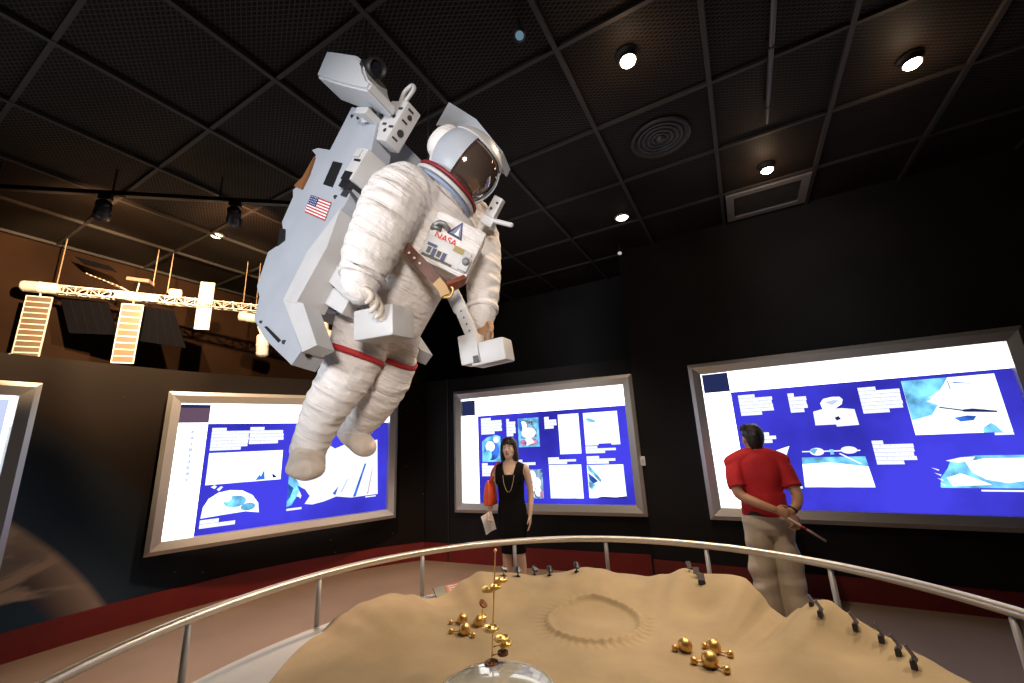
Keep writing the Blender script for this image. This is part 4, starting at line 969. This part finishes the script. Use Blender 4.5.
b = MB(); b.prism([sp(x, y, .003) for x, y in ((264, 327), (266.5, 326), (280.5, 340), (278, 342.5))], -AR*.008); b.build('slot', M_['black'], mmu)
b = MB(); b.cyl(sp(305, 352, -.03)+AF*.02, sp(305, 352, -.03)+AF*.035, .011, 14); b.build('thruster_port', M_['black'], mmu)
# flag
fu = (sp(331, 202)-sp(311, 194.5)); fw_ = fu.normalized(); fo = sp(311, 194.8, .004); fd_ = sp(304.5, 212, .004)-fo; b = MB()
def fq(u0, v0, u1, v1, mi, l): 
    P = lambda u, v: fo+fu*u+fd_*v+AR*l
    b.add([P(u0, v0), P(u1, v0), P(u1, v1), P(u0, v1)], [(0, 1, 2, 3)], mi)
for k in range(13): fq(0, k/13, 1, (k+1)/13, 0 if k % 2 == 0 else 1, .0)
fq(0, 0, .42, 7/13, 2, .0012)
for i in range(4):
    for j in range(5): fq(.03+j*.078, .04+i*.125, .06+j*.078, .09+i*.125, 1, .0018)
b.build('flag', [M_['flag_red'], M_['white'], M_['blue']], mmu)
# boxes between the tower and the helmet
def axbox(name, px, py, d, hf, hu, hr, m='white_box', bev=.008):
    c = A(px, py, d); q = MB(); q.obox(c, AF, AU, AR, hf, hu, hr, 0, bev); o = auto(q.build(name, M_[m], mmu)); return c, o
c, o = axbox('valve_box', 395, 127, 1.80, .068, .100, .040)
b = MB()
for f_, u_ in ((-.04, -.07), (.03, .02), (.02, -.05), (-.03, .06)): b.cyl(c+AF*f_+AU*u_+AR*.036, c+AF*f_+AU*u_+AR*.043, .009, 12)
b.build('bolt', M_['black'], o)
b = MB()
for f_, u_ in ((-.01, -.02), (.045, .06), (.05, -.03)): b.obox(c+AF*f_+AU*u_+AR*.041, AF, AU, AR, .014, .005, .002)
for f_, u_, q in ((.068, .05, .011), (.068, -.03, .016)): b.cyl(c+AF*(f_-.002)+AU*u_, c+AF*(f_+.004)+AU*u_, q, 12)
for u_ in (.02, -.065, .075): b.obox(c+AF*.070+AU*u_+AR*.01, AR, AU, AF, .014, .004, .002)
b.build('marking', M_['darkgrey'], o)
b = MB(); k = c-AF*.005+AU*.10+AR*.03; b.tube([k, k+AU*.05-AF*.015, k+AU*.085+AF*.008, k+AU*.07+AF*.04, k+AU*.02+AF*.035, k-AU*.03+AF*.02], .0095, 10, 0, 5); b.build('grab_loop', M_['white_box'], mmu, smooth=True)
c2, o2 = axbox('latch_box', 364, 171, 1.735, .042, .075, .05)
b = MB(); b.obox(c2-AU*.062+AR*.048, AF, AU, AR, .03, .02, .006); b.obox(c2+AF*.01+AU*.015+AR*.05, AF, AU, AR, .024, .005, .003); b.obox(c2-AU*.09-AF*.01, AF, AU, AR, .035, .02, .04); b.build('latch', M_['black'], o2)
b = MB(); b.obox(c2+AU*.045-AF*.01+AR*.05, AF, AU, AR, .022, .018, .006); b.build('cover', M_['white_box'], o2)
b = MB(); b.obox(A(352, 194, 1.74), AF, AU, AR, .022, .03, .03); b.tube([A(347, 188, 1.71), A(358, 201, 1.69)], .007, 8); b.build('hinge', M_['darkgrey'], mmu)
# arms of the pack and the hand controllers
def beam(name, p, q, wu, wr, m='white_box'):
    d = (q-p).normalized(); u = (AU-d*AU.dot(d)).normalized(); b = MB(); b.obox((p+q)/2, d, u, d.cross(u), (q-p).length/2, wu, wr, 0, .006); return auto(b.build(name, M_[m], mmu))
beam('control_arm', A(318, 258, 1.84), A(366, 300, 1.62), .040, .035)
beam('control_arm', A(309, 283, 1.86), A(352, 308, 1.68), .040, .030)
beam('strut', A(300, 303, 1.93), A(338, 306, 1.85), .030, .05, 'white_enamel')
cf = cdir(.90, .12, .42); cu2 = cdir(-.10, .95, -.18); cu2 = (cu2-cf*cu2.dot(cf)).normalized(); cr2 = cf.cross(cu2).normalized()
b = MB(); b.obox(A(384, 325, 1.575), cf, cu2, cr2, .098, .060, .062, 0, .012); ctl = auto(b.build('hand_controller', M_['white_box'], mmu))
b = MB(); b.tube([A(380, 312, 1.53), A(377, 303, 1.52)], [.012, .016], 12); b.build('stick', mat('stick_grey', (.2, .2, .21), .5), ctl, smooth=True)
beam('control_arm', A(450, 288, 1.86), A(462, 312, 1.84), .030, .030); beam('control_arm', A(459, 304, 1.845), A(477, 347, 1.80), .026, .026)
b = MB()
for k in range(5): b.cyl(A(461+2.8*k, 311+6.5*k, 1.812-.009*k), A(461+2.8*k, 311+6.5*k, 1.806-.009*k), .004, 10)
b.build('rivet', M_['darkgrey'], mmu)
cf = cdir(.93, .22, .30); cu2 = cdir(-.22, .95, -.2); cu2 = (cu2-cf*cu2.dot(cf)).normalized(); cr2 = cf.cross(cu2).normalized()
b = MB(); b.obox(A(492, 353, 1.79), cf, cu2, cr2, .082, .050, .06, 0, .012); b.obox(A(473, 350, 1.80), cf, cu2, cr2, .045, .066, .05, 0, .010); ctl = auto(b.build('hand_controller', M_['white_box'], mmu))
b = MB(); b.tube([A(488, 343, 1.77), A(489, 333, 1.77)], [.011, .015], 12); b.build('stick', mat('stick_brown', (.2, .12, .07), .5), ctl, smooth=True)
b = MB(); b.obox(A(476, 359, 1.735), cf, cu2, cr2, .012, .014, .004); b.build('plate', M_['darkgrey'], ctl)
# camera housing on top
def hp(px, py, off=0): return onpl(px, py, A(350, 80, 1.74)+AR*off, AR)
hs = [(327, 50), (355, 54), (362, 60), (363, 70), (367, 79), (371, 81), (366, 90), (340, 84), (316, 76)]
b = MB(); b.prism([hp(*q) for q in hs], -AR*.15); ch = b.build('camera_housing', mat('housing_white', (.55, .57, .60), .45), mmu)
bm = bmesh.new(); bm.from_mesh(ch.data); bmesh.ops.bevel(bm, geom=bm.edges[:], offset=.010, segments=2, affect='EDGES'); bm.to_mesh(ch.data); bm.free(); auto(ch)
b = MB(); q = hp(364, 69, -.04); b.lathe(q, [(.028, 0), (.034, .01), (.034, .06), (.040, .075), (.040, .12), (.034, .12), (.028, .08)], 24, 0, AR, AU, AF); b.build('lens', M_['black'], ch, smooth=True)
b = MB(); b.lathe(q+AF*.10, [(.001, .0), (.02, .006), (.03, .002)], 20, 0, AR, AU, AF, cap=False); b.build('lens_glass', mat('lens_glass', (.02, .02, .03), .03, coat=1), ch, smooth=True)
b = MB(); b.cyl(hp(361, 64, .002), hp(361, 64, .006), .006, 10); b.build('screw', M_['black'], ch)
b = MB(); b.cyl(A(365, 107, 1.80), A(368, 122, 1.83), .03, 14); b.obox(A(368, 117, 1.80), AF, AU, AR, .05, .016, .04, 0, .004); b.build('camera_mount', M_['white_box'], mmu)
b = MB()
for x, y in ((352, 116), (358, 118)): b.cyl(sp(x, y, -.003), sp(x, y, .005), .008, 12)
b.build('bolt', M_['black'], mmu)
# suspension cables
p = sp(312, 150)-AR*.4
b = MB()
for q in (sp(318, 149)-AR*.25, sp(352, 108)-AR*.55): b.tube([q-V((0,0,.05)), V((q.x, q.y, CEIL))], .0035, 6)
b.build('suspension_cable', M_['bar'], mmu, smooth=True)

# ------------------------------------------------------------------ people
SKW = mat('skin_light', (.62, .42, .32), .55, var=.05, vscale=12); SKM = mat('skin_tan', (.46, .25, .16), .55, var=.06, vscale=12)
HAIR = mat('black_hair', (.014, .010, .009), .4, bump=.4, bscale=60, stretch=(1, 1, .15))
EYEW = mat('eye_white', (.7, .68, .66), .3); EYED = mat('eye_dark', (.012, .008, .006), .2); LIP = mat('lips', (.36, .12, .10), .5)
class Person:
    def __init__(s, name, label, base, ang, h, girth, skin):
        s.b = V(base); s.k = h/1.7; s.g = girth; s.skin = skin
        a = rad(ang); s.f = V((math.cos(a), math.sin(a), 0)); s.r = V((s.f.y, -s.f.x, 0)); s.u = V((0,0,1))
        s.t = thing(name, label, 'person', s.b)
    def L(s, x, y, z): return s.b+(s.r*x+s.f*y+s.u*z)*s.k
    def D(s, x, y, z): return (s.r*x+s.f*y+s.u*z)
    def sec(s, z, rx, ry, y=0, x=0): return (s.L(x, y, z), s.r, s.f, rx*s.k*s.g, ry*s.k*s.g)
    def trunk(s, mb, grow=0, z0=.78, z1=1.50, chest=0):
        prof = [(.78, .13, .085, 0), (.84, .160, .11, -.005), (.92, .172, .118, -.01), (1.0, .155, .108, 0), (1.06, .142, .102, .003), (1.16, .152, .112, .006), (1.25, .165, .122, .006), (1.33, .172, .112, 0), (1.385, .170, .092, -.008), (1.42, .125, .075, -.014), (1.445, .075, .062, -.012), (1.49, .056, .056, -.004)]
        mb.loft([s.sec(z, rx+grow, ry+grow+(chest if 1.15 < z < 1.3 else 0), y) for z, rx, ry, y in prof if z0 <= z <= z1], 26)
    def head(s, mb, tilt, turn, k=1.):
        # tilt: chin up in degrees; turn: to the person's right
        a, e = rad(turn), rad(tilt)
        f0 = (s.f*math.cos(a)+s.r*math.sin(a)); s.hf = f0*math.cos(e)+s.u*math.sin(e); s.hu = s.u*math.cos(e)-f0*math.sin(e); s.hr = s.hf.cross(s.hu).normalized(); s.hk = s.k*k
        s.hc = s.L(0, .010, 1.585)
        H = s.H
        mb.tube([s.L(0, -.012, 1.43), s.L(0, -.002, 1.50), H(0, -.012, -.05)], [.056*s.k*s.g, .050*s.k*s.g, .052*s.k], 18, ends=True)
        mb.ell(H(0, -.012, .025), s.hr, s.hf, s.hu, .075*s.hk, .094*s.hk, .090*s.hk, 24, 16)         # skull
        mb.loft([(H(0, .030, -.125), s.hr, s.hf, .012*s.hk, .012*s.hk), (H(0, .034, -.113), s.hr, s.hf, .033*s.hk, .038*s.hk), (H(0, .026, -.085), s.hr, s.hf, .050*s.hk, .056*s.hk), (H(0, .014, -.045), s.hr, s.hf, .063*s.hk, .070*s.hk), (H(0, .006, .0), s.hr, s.hf, .070*s.hk, .080*s.hk), (H(0, .002, .04), s.hr, s.hf, .068*s.hk, .080*s.hk)], 24)
        mb.tube([H(0, .083, .002), H(0, .096, -.022), H(0, .102, -.038), H(0, .088, -.047)], [.008*s.hk, .010*s.hk, .0125*s.hk, .008*s.hk], 10, 0, 3)
        for q in (-1, 1):
            mb.ell(H(q*.012, .088, -.042), s.hr, s.hf, s.hu, .008*s.hk, .008*s.hk, .006*s.hk, 8, 6)
            mb.tube([H(q*.012, .081, .017), H(q*.035, .076, .021), H(q*.054, .058, .014)], [.008*s.hk, .0085*s.hk, .006*s.hk], 8, 0, 3)
            mb.ell(H(q*.040, .058, -.030), s.hr, s.hf, s.hu, .022*s.hk, .018*s.hk, .022*s.hk, 10, 8)
            mb.ell(H(q*.076, -.006, -.010), s.hr, s.hf, s.hu, .009*s.hk, .018*s.hk, .031*s.hk, 12, 8)
    def H(s, x, y, z): return s.hc+(s.hr*x+s.hf*y+s.hu*z)*s.hk
    def face(s):
        for q in (-1, 1):
            e = MB().ell(s.H(q*.031, .0755, -.002), s.hr, s.hf, s.hu, .0135*s.hk, .008*s.hk, .0072*s.hk, 14, 8).build('eye', EYEW, s.t, smooth=True)
            MB().ell(s.H(q*.031, .0815, -.002), s.hr, s.hf, s.hu, .006*s.hk, .0035*s.hk, .006*s.hk, 10, 6).build('iris', EYED, e, smooth=True)
            MB().tube([s.H(q*.016, .087, .022), s.H(q*.034, .085, .027), s.H(q*.051, .070, .021)], [.0035*s.hk, .0042*s.hk, .002*s.hk], 6, 0, 3).build('eyebrow', HAIR, s.t, smooth=True)
        b = MB()
        for z, r in ((-.068, .0052), (-.0765, .0062)):
            b.tube([s.H(-.024, .074, -.071), s.H(-.011, .088, z+.001), s.H(0, .0905, z), s.H(.011, .088, z+.001), s.H(.024, .074, -.071)], [.002*s.hk, r*s.hk*.9, r*s.hk, r*s.hk*.9, .002*s.hk], 8, 0, 3)
        b.build('mouth', LIP, s.t, smooth=True)
    def limb(s, mb, pts, rs, n=14, sub=5): mb.tube([s.L(*p) for p in pts], [r*s.k*s.g for r in rs], n, 0, sub)

# ---- the woman
wpos = V((-2.335, 4.09, 0))
P = Person('person', 'woman in a black sleeveless dress standing with a paper sheet before the lightbox', wpos, math.degrees(math.atan2(-4.05, 2.40))-13, 1.665, .86, SKW)
mb = MB(); P.trunk(mb); P.head(mb, 8, 5, 1.0)
arm_r = [(.155, -.01, 1.365), (.178, -.02, 1.33), (.205, -.035, 1.20), (.222, -.03, 1.09), (.232, .03, 1.00), (.228, .10, .925)]
arm_l = [(-.155, -.01, 1.365), (-.176, -.015, 1.33), (-.200, -.03, 1.20), (-.212, -.03, 1.09), (-.212, .01, .98), (-.204, .045, .875)]
AR_ = [.052, .051, .044, .040, .036, .026]
P.limb(mb, arm_r, AR_); P.limb(mb, arm_l, AR_)
for q in (-1, 1):
    P.limb(mb, [(q*.080, -.005, .86), (q*.074, .005, .65), (q*.076, .008, .48), (q*.078, -.012, .36), (q*.075, -.005, .20), (q*.075, -.005, .075)], [.085, .070, .058, .060, .046, .038])
    P.limb(mb, [(q*.078, -.035, .045), (q*.085, .05, .040), (q*.092, .125, .026)], [.036, .036, .030])
hand(mb, P.L(.228, .100, .925), P.D(.02, .62, -.80), P.D(-1, .12, .1), P.D(.05, .8, .6), P.k*.92, (.45, .7, .5))
hand(mb, P.L(-.204, .045, .875), P.D(.04, .16, -1), P.D(1, .05, .05), P.D(-.05, 1, .1), P.k*.92, (.12, .2, .15))
mb.build('body', SKW, P.t, fuse=.0062, soft=2)
P.face()
# dress: a loose tunic over a narrow knee-length skirt
DR_ = mat('black_dress', (.004, .0036, .004), .85, spec=.15, bump=.3, bscale=18, stretch=(1, 1, .25))
mb = MB()
mb.loft([P.sec(.67, .185, .135, 0), P.sec(.70, .186, .137, 0), P.sec(.82, .190, .140, -.005), P.sec(.92, .190, .136, -.008), P.sec(1.04, .166, .122, 0), P.sec(1.16, .172, .130, .006), P.sec(1.25, .182, .140, .008), P.sec(1.29, .180, .134, .006), P.sec(1.305, .165, .118, .0)], 30)
for q in (-1, 1):
    for xb, x in ((.040, .092), (.075, .108), (.11, .126), (.14, .142)): P.limb(mb, [(q*xb, .108-.3*max(0, xb-.05), 1.22), (q*(.4*xb+.6*x), .096-.15*max(0, xb-.06), 1.325), (q*x, .035, 1.408-.45*(x-.088)), (q*x, -.04, 1.414-.45*(x-.088)), (q*x, -.09, 1.34), (q*x*.95, -.105, 1.24)], [.019, .02, .021, .022, .022, .022], 10)
mb.loft([P.sec(1.24, .17, .06, -.06), P.sec(1.32, .165, .06, -.06), P.sec(1.37, .14, .05, -.055)], 20)
for k in range(len(mb.v)):
    p = mb.v[k]; z = p.z/P.k
    if z < 1.0:
        a = math.atan2((p-P.b).dot(P.f), (p-P.b).dot(P.r)); c = P.b+V((0, 0, p.z)); mb.v[k] = c+(p-c)*(1+.035*math.sin(a*9)*(1.0-z)/.33)
mb.build('dress', DR_, P.t, fuse=.0075, soft=1)
mb = MB(); mb.loft([P.sec(.50, .158, .108), P.sec(.52, .160, .110), P.sec(.62, .166, .118), P.sec(.72, .17, .125)], 28); mb.build('skirt', DR_, P.t, smooth=True)
# hair: bob with a fringe, longer at the back
mb = MB(); H = P.H; hk = P.hk
mb.ell(H(0, -.020, .036), P.hr, P.hf, P.hu, .088*hk, .100*hk, .094*hk, 24, 16)
mb.loft([(H(0, -.040, .05), P.hr, P.hf, .088*hk, .080*hk), (H(0, -.046, -.02), P.hr, P.hf, .092*hk, .074*hk), (H(0, -.052, -.09), P.hr, P.hf, .098*hk, .066*hk), (H(0, -.052, -.125), P.hr, P.hf, .098*hk, .056*hk), (H(0, -.048, -.150), P.hr, P.hf, .085*hk, .045*hk)], 24)
for q in (-1, 1): mb.tube([H(q*.045, .058, .085), H(q*.072, .042, .04), H(q*.083, .022, -.03), H(q*.086, .008, -.085), H(q*.086, -.004, -.135)], [.019*hk, .020*hk, .020*hk, .020*hk, .013*hk], 10, 0, 4)
for x in (-.05, -.03, -.01, .01, .03, .05): mb.tube([H(x*.6, .020, .108), H(x*.95, .068-abs(x)*.25, .082), H(x*1.1, .086-abs(x)*.35, .044)], [.018*hk, .0165*hk, .009*hk], 8, 0, 3)
mb.build('hair', HAIR, P.t, fuse=.0062, soft=1)
# necklaces
mb = MB(); n = 30
nk = [(.062, -.030, 1.44), (.074, .03, 1.415), (.070, .088, 1.36), (.060, .122, 1.28), (.045, .142, 1.20), (.022, .146, 1.145)]
mb.tube([P.L(0, -.066, 1.44)]+[P.L(*p) for p in nk]+[P.L(0, .148, 1.13)]+[P.L(-x, y, z) for x, y, z in reversed(nk)], .0042, 6, 0, 4, closed=True)
mb.build('necklace', mat('necklace_beads', (.35, .27, .18), .35, .4), P.t, smooth=True)
MB().ell(P.L(0, .112, 1.315), P.r, P.f, P.u, .022, .008, .012, 12, 8).build('pendant', M_['white'], P.t, smooth=True)
for q in (-1, 1):
    mb = MB(); mb.loft([(P.L(q*.078, -.06, .035), P.r, P.u, .03, .03), (P.L(q*.08, -.02, .035), P.r, P.u, .042, .038), (P.L(q*.087, .07, .028), P.r, P.u, .045, .030), (P.L(q*.093, .135, .022), P.r, P.u, .036, .022), (P.L(q*.095, .155, .02), P.r, P.u, .015, .012)], 16); mb.build('shoe', M_['black'], P.t, smooth=True)
# her bag and paper
BG = mat('orange_red_bag', (.56, .07, .022), .42, var=.12, vscale=14)
bc = P.L(.222, .075, 1.13)
t = thing('handbag', 'orange red handbag hanging from the shoulder of the woman in black', 'bag', bc)
mb = MB(); bf, bu = P.D(.25, 1, 0).normalized(), V((0,0,1)); br = bf.cross(bu)
mb.loft([(bc-bu*.135, bf, br, .075, .042), (bc-bu*.125, bf, br, .092, .052), (bc-bu*.04, bf, br, .092, .055), (bc+bu*.06, bf, br, .078, .040), (bc+bu*.115, bf, br, .064, .014), (bc+bu*.12, bf, br, .058, .010)], 22, 0, 3.2); auto(mb.build('pouch', BG, t), 50)
mb = MB()
for q in (-1, 1): mb.tube([bc+bu*.10+br*.012*q-bf*.045, bc+bu*.19-bf*.04+br*.004*q, P.L(.150, .03, 1.42)+br*.006*q, P.L(.135, -.03, 1.43)+br*.006*q, P.L(.165, -.06, 1.33), bc+bu*.10+bf*.045+br*.012*q-bf*.02], .0065, 8, 0, 5)
mb.build('strap', BG, t, smooth=True)
mb = MB(); mb.lathe(bc+br*.058+bu*.02, [(.010, 0), (.010, .003), (.004, .005)], 14, 0, bf, bu, br); mb.build('clasp', M_['gold'], t)
pc = P.L(.236, .155, .845); pf, pu = P.D(.75, .45, -.3).normalized(), None; pn = P.D(.15, .9, .15); pu = (V((0,0,1))*.9+P.D(-.35, 0, 0)); pu = (pu-pf*pu.dot(pf)).normalized()
t = thing('paper_sheet', 'white paper leaflet held low in the right hand of the woman in black', 'paper', pc)
pn = pf.cross(pu); mb = MB(); g = []
for j in range(7):
    for i in range(6): g.append(pc+pf*(.125*(i/5-.5))+pu*(.21*(j/6-.62))+pn*(.010*math.sin(i*.9)+.006*math.cos(j*.8)))
fs = [(j*6+i, j*6+i+1, j*6+i+7, j*6+i+6) for j in range(6) for i in range(5)]
mb.add(g, fs, 0); mb.add([p+pn*.0012 for p in g], fs, 0); o = mb.build('sheet', M_['white'], t, smooth=True)
mb = MB()
for j in range(5): 
    c = pc+pu*(.04-.03*j)+pn*.012; mb.obox(c+pn*.004, pf, pu, pn, .04, .004, .0006)
mb.build('print', mat('print_pink', (.5, .3, .3), .6), t)

# ---- the man
Q = Person('person', 'man in a red polo shirt seen from behind, hands clasped behind his back', V((.035, 4.45, 0)), 103, 1.665, 1.0, SKM)
mb = MB(); Q.trunk(mb); Q.head(mb, 4, -14, 1.05)
ARM = [.062, .062, .052, .046, .040, .030]
ral = [(.165, -.01, 1.385), (.195, -.02, 1.335), (.228, -.055, 1.20), (.245, -.095, 1.095), (.205, -.17, 1.02), (.140, -.200, .965)]
lal = [(-.165, -.01, 1.385), (-.195, -.02, 1.335), (-.212, -.055, 1.20), (-.205, -.095, 1.10), (-.10, -.170, 1.04), (.020, -.210, .99)]
Q.limb(mb, ral, ARM); Q.limb(mb, lal, ARM)
hand(mb, Q.L(.020, -.210, .99), Q.D(.9, -.18, -.32), Q.D(-.1, 1, -.1), Q.D(.2, .1, .95), Q.k*1.02, (.35, .75, .5))
hand(mb, Q.L(.140, -.200, .965), Q.D(.10, -.30, -.95), Q.D(-.25, .95, -.15), Q.D(.9, .1, -.1), Q.k*1.02, (.35, .6, .5))
for q in (-1, 1):
    Q.limb(mb, [(q*.09, -.005, .86), (q*.093, .005, .65), (q*.098, .008, .48), (q*.10, -.012, .36), (q*.10, -.012, .20), (q*.10, -.01, .085)], [.095, .080, .058, .060, .044, .040])
    Q.limb(mb, [(q*.10, -.045, .045), (q*.11, .05, .045), (q*.12, .14, .030)], [.038, .040, .032])
mb.build('body', SKM, Q.t, fuse=.0065, soft=2)
Q.face()
mb = MB(); H = Q.H; hk = Q.hk
mb.ell(H(0, -.022, .040), Q.hr, Q.hf, Q.hu, .084*hk, .096*hk, .088*hk, 24, 16)
mb.loft([(H(0, -.050, .04), Q.hr, Q.hf, .080*hk, .062*hk), (H(0, -.055, -.02), Q.hr, Q.hf, .074*hk, .052*hk), (H(0, -.054, -.065), Q.hr, Q.hf, .060*hk, .036*hk), (H(0, -.052, -.090), Q.hr, Q.hf, .042*hk, .02*hk)], 20)
for x in (-.05, -.025, 0, .025, .05): mb.tube([H(x, .01, .106), H(x*1.1, .054, .088), H(x*1.15, .074-abs(x)*.3, .066)], [.02*hk, .016*hk, .008*hk], 8, 0, 3)
for k in range(len(mb.v)): mb.v[k] = mb.v[k]+V((noise.noise(mb.v[k]*40), noise.noise(mb.v[k]*40+V((4,4,4))), noise.noise(mb.v[k]*40+V((8,2,1)))))*.004
mb.build('hair', HAIR, Q.t, fuse=.0062, soft=1)
RS = mat('red_polo', (.50, .014, .022), .8, var=.08, vscale=6, bump=.25, bscale=14)
mb = MB(); Q.trunk(mb, .024, .93, 1.46, 0)
mb.tube([Q.L(-.21, -.015, 1.375), Q.L(-.10, -.014, 1.42), Q.L(0, -.014, 1.43), Q.L(.10, -.014, 1.42), Q.L(.21, -.015, 1.375)], [.066, .072, .07, .072, .066], 16, 0, 4)
mb.loft([Q.sec(.90, .186, .135, -.005), Q.sec(.93, .192, .140, -.005), Q.sec(1.0, .188, .136), Q.sec(1.1, .180, .130)], 26)
for arm in (ral, lal):
    p3 = tuple(arm[2][i]*.55+arm[3][i]*.45 for i in range(3))
    mb.tube([Q.L(*p) for p in (arm[0], arm[1], arm[2], p3)], [.076*Q.k, .076*Q.k, .073*Q.k, .074*Q.k], 18, 0, 4, ends=False)
for k in range(len(mb.v)):
    p = mb.v[k]; mb.v[k] = p+V((noise.noise(p*7), noise.noise(p*7+V((3,1,9))), 0))*.012
mb.build('polo_shirt', RS, Q.t, fuse=.0075, soft=2)
mb = MB(); mb.loft([(Q.L(0, -.014, 1.425), Q.r, Q.f, .082, .075), (Q.L(0, -.012, 1.455), Q.r, Q.f, .070, .068), (Q.L(0, -.010, 1.47), Q.r, Q.f, .064, .063), (Q.L(0, -.010, 1.465), Q.r, Q.f, .058, .058)], 24); mb.build('collar', RS, Q.t, smooth=True)
PT = mat('beige_trousers', (.60, .52, .43), .85, var=.06, vscale=5, bump=.3, bscale=9, stretch=(1, 1, .3))
mb = MB(); mb.loft([Q.sec(.76, .15, .11, -.01), Q.sec(.82, .188, .135, -.012), Q.sec(.92, .186, .134, -.012), Q.sec(.97, .176, .125, -.005)], 26)
for q in (-1, 1): Q.limb(mb, [(q*.092, -.008, .86), (q*.096, 0, .65), (q*.102, 0, .45), (q*.106, -.012, .25), (q*.108, -.012, .10), (q*.108, -.005, .055)], [.112, .110, .106, .106, .108, .110], 18)
for k in range(len(mb.v)):
    p = mb.v[k]; s_ = 1.0 if p.z < .75 else .4
    w = noise.noise(V((p.x*6, p.y*6, p.z*7)))*.018*s_+.007*s_*math.sin(p.z*38+5*noise.noise(p*3)); c = V((Q.b.x, Q.b.y, p.z)); dr = (p-c); mb.v[k] = p+dr.normalized()*w
mb.build('trousers', PT, Q.t, fuse=.0085, soft=2)
mb = MB(); mb.loft([Q.sec(.925, .190, .139, -.008), Q.sec(.955, .186, .135, -.006)], 26); mb.build('belt', M_['black'], Q.t, smooth=True)
for q in (-1, 1):
    mb = MB(); mb.loft([(Q.L(q*.10, -.075, .04), Q.r, Q.u, .03, .035), (Q.L(q*.10, -.05, .045), Q.r, Q.u, .046, .048), (Q.L(q*.11, .06, .040), Q.r, Q.u, .052, .042), (Q.L(q*.12, .15, .03), Q.r, Q.u, .046, .030), (Q.L(q*.123, .185, .025), Q.r, Q.u, .02, .014)], 16); mb.build('shoe', M_['leather'], Q.t, smooth=True)
mb = MB(); c = Q.L(.148, -.198, .972); d = (Q.L(.140, -.200, .965)-Q.L(.205, -.17, 1.02)).normalized(); u = d.orthogonal().normalized(); w = d.cross(u)
mb.lathe(c-d*.02, [(.034, -.008), (.038, -.006), (.038, .006), (.034, .008)], 20, 0, u, w, d); mb.build('watch', M_['black'], Q.t, smooth=True)
a_, b_ = Q.L(.10, -.24, .93), Q.L(.33, -.28, .76)
t = thing('rolled_leaflet', 'thin rolled paper held behind his back by the man in red', 'paper roll', (a_+b_)/2)
MB().cyl(a_, b_, .009, 14).build('roll', mat('roll_paper', (.5, .42, .42), .6), t, smooth=True)
MB().cyl(a_.lerp(b_, .35), a_.lerp(b_, .5), .0096, 14).build('band', M_['red'], t, smooth=True)

# ------------------------------------------------------------------ added fill lights without lamp bodies, for the astronaut and the left floor
lamp('fill_cool', 'SPOT', (-2.1, -2.7, 2.0), 620, (.90, .94, 1), .55, (-1.35, 1.3, 2.55), 33, .5)
lamp('fill_warm', 'SPOT', (1.1, -1.6, 2.3), 460, (1, .88, .78), .3, (-1.1, 1.3, 2.35), 38, .7)
lamp('fill_floor', 'SPOT', (-3.3, 2.5, 4.05), 520, (1, .66, .42), .1, (-4.0, 3.0, .1), 74, .8)
S.view_settings.view_transform = 'Standard'; S.view_settings.look = 'None'; S.view_settings.exposure = 0; S.view_settings.gamma = 1; S.view_settings.use_curve_mapping = False
S.world = bpy.data.worlds.new('world'); S.world.use_nodes = True; S.world.node_tree.nodes['Background'].inputs['Color'].default_value = (.004, .0038, .004, 1)
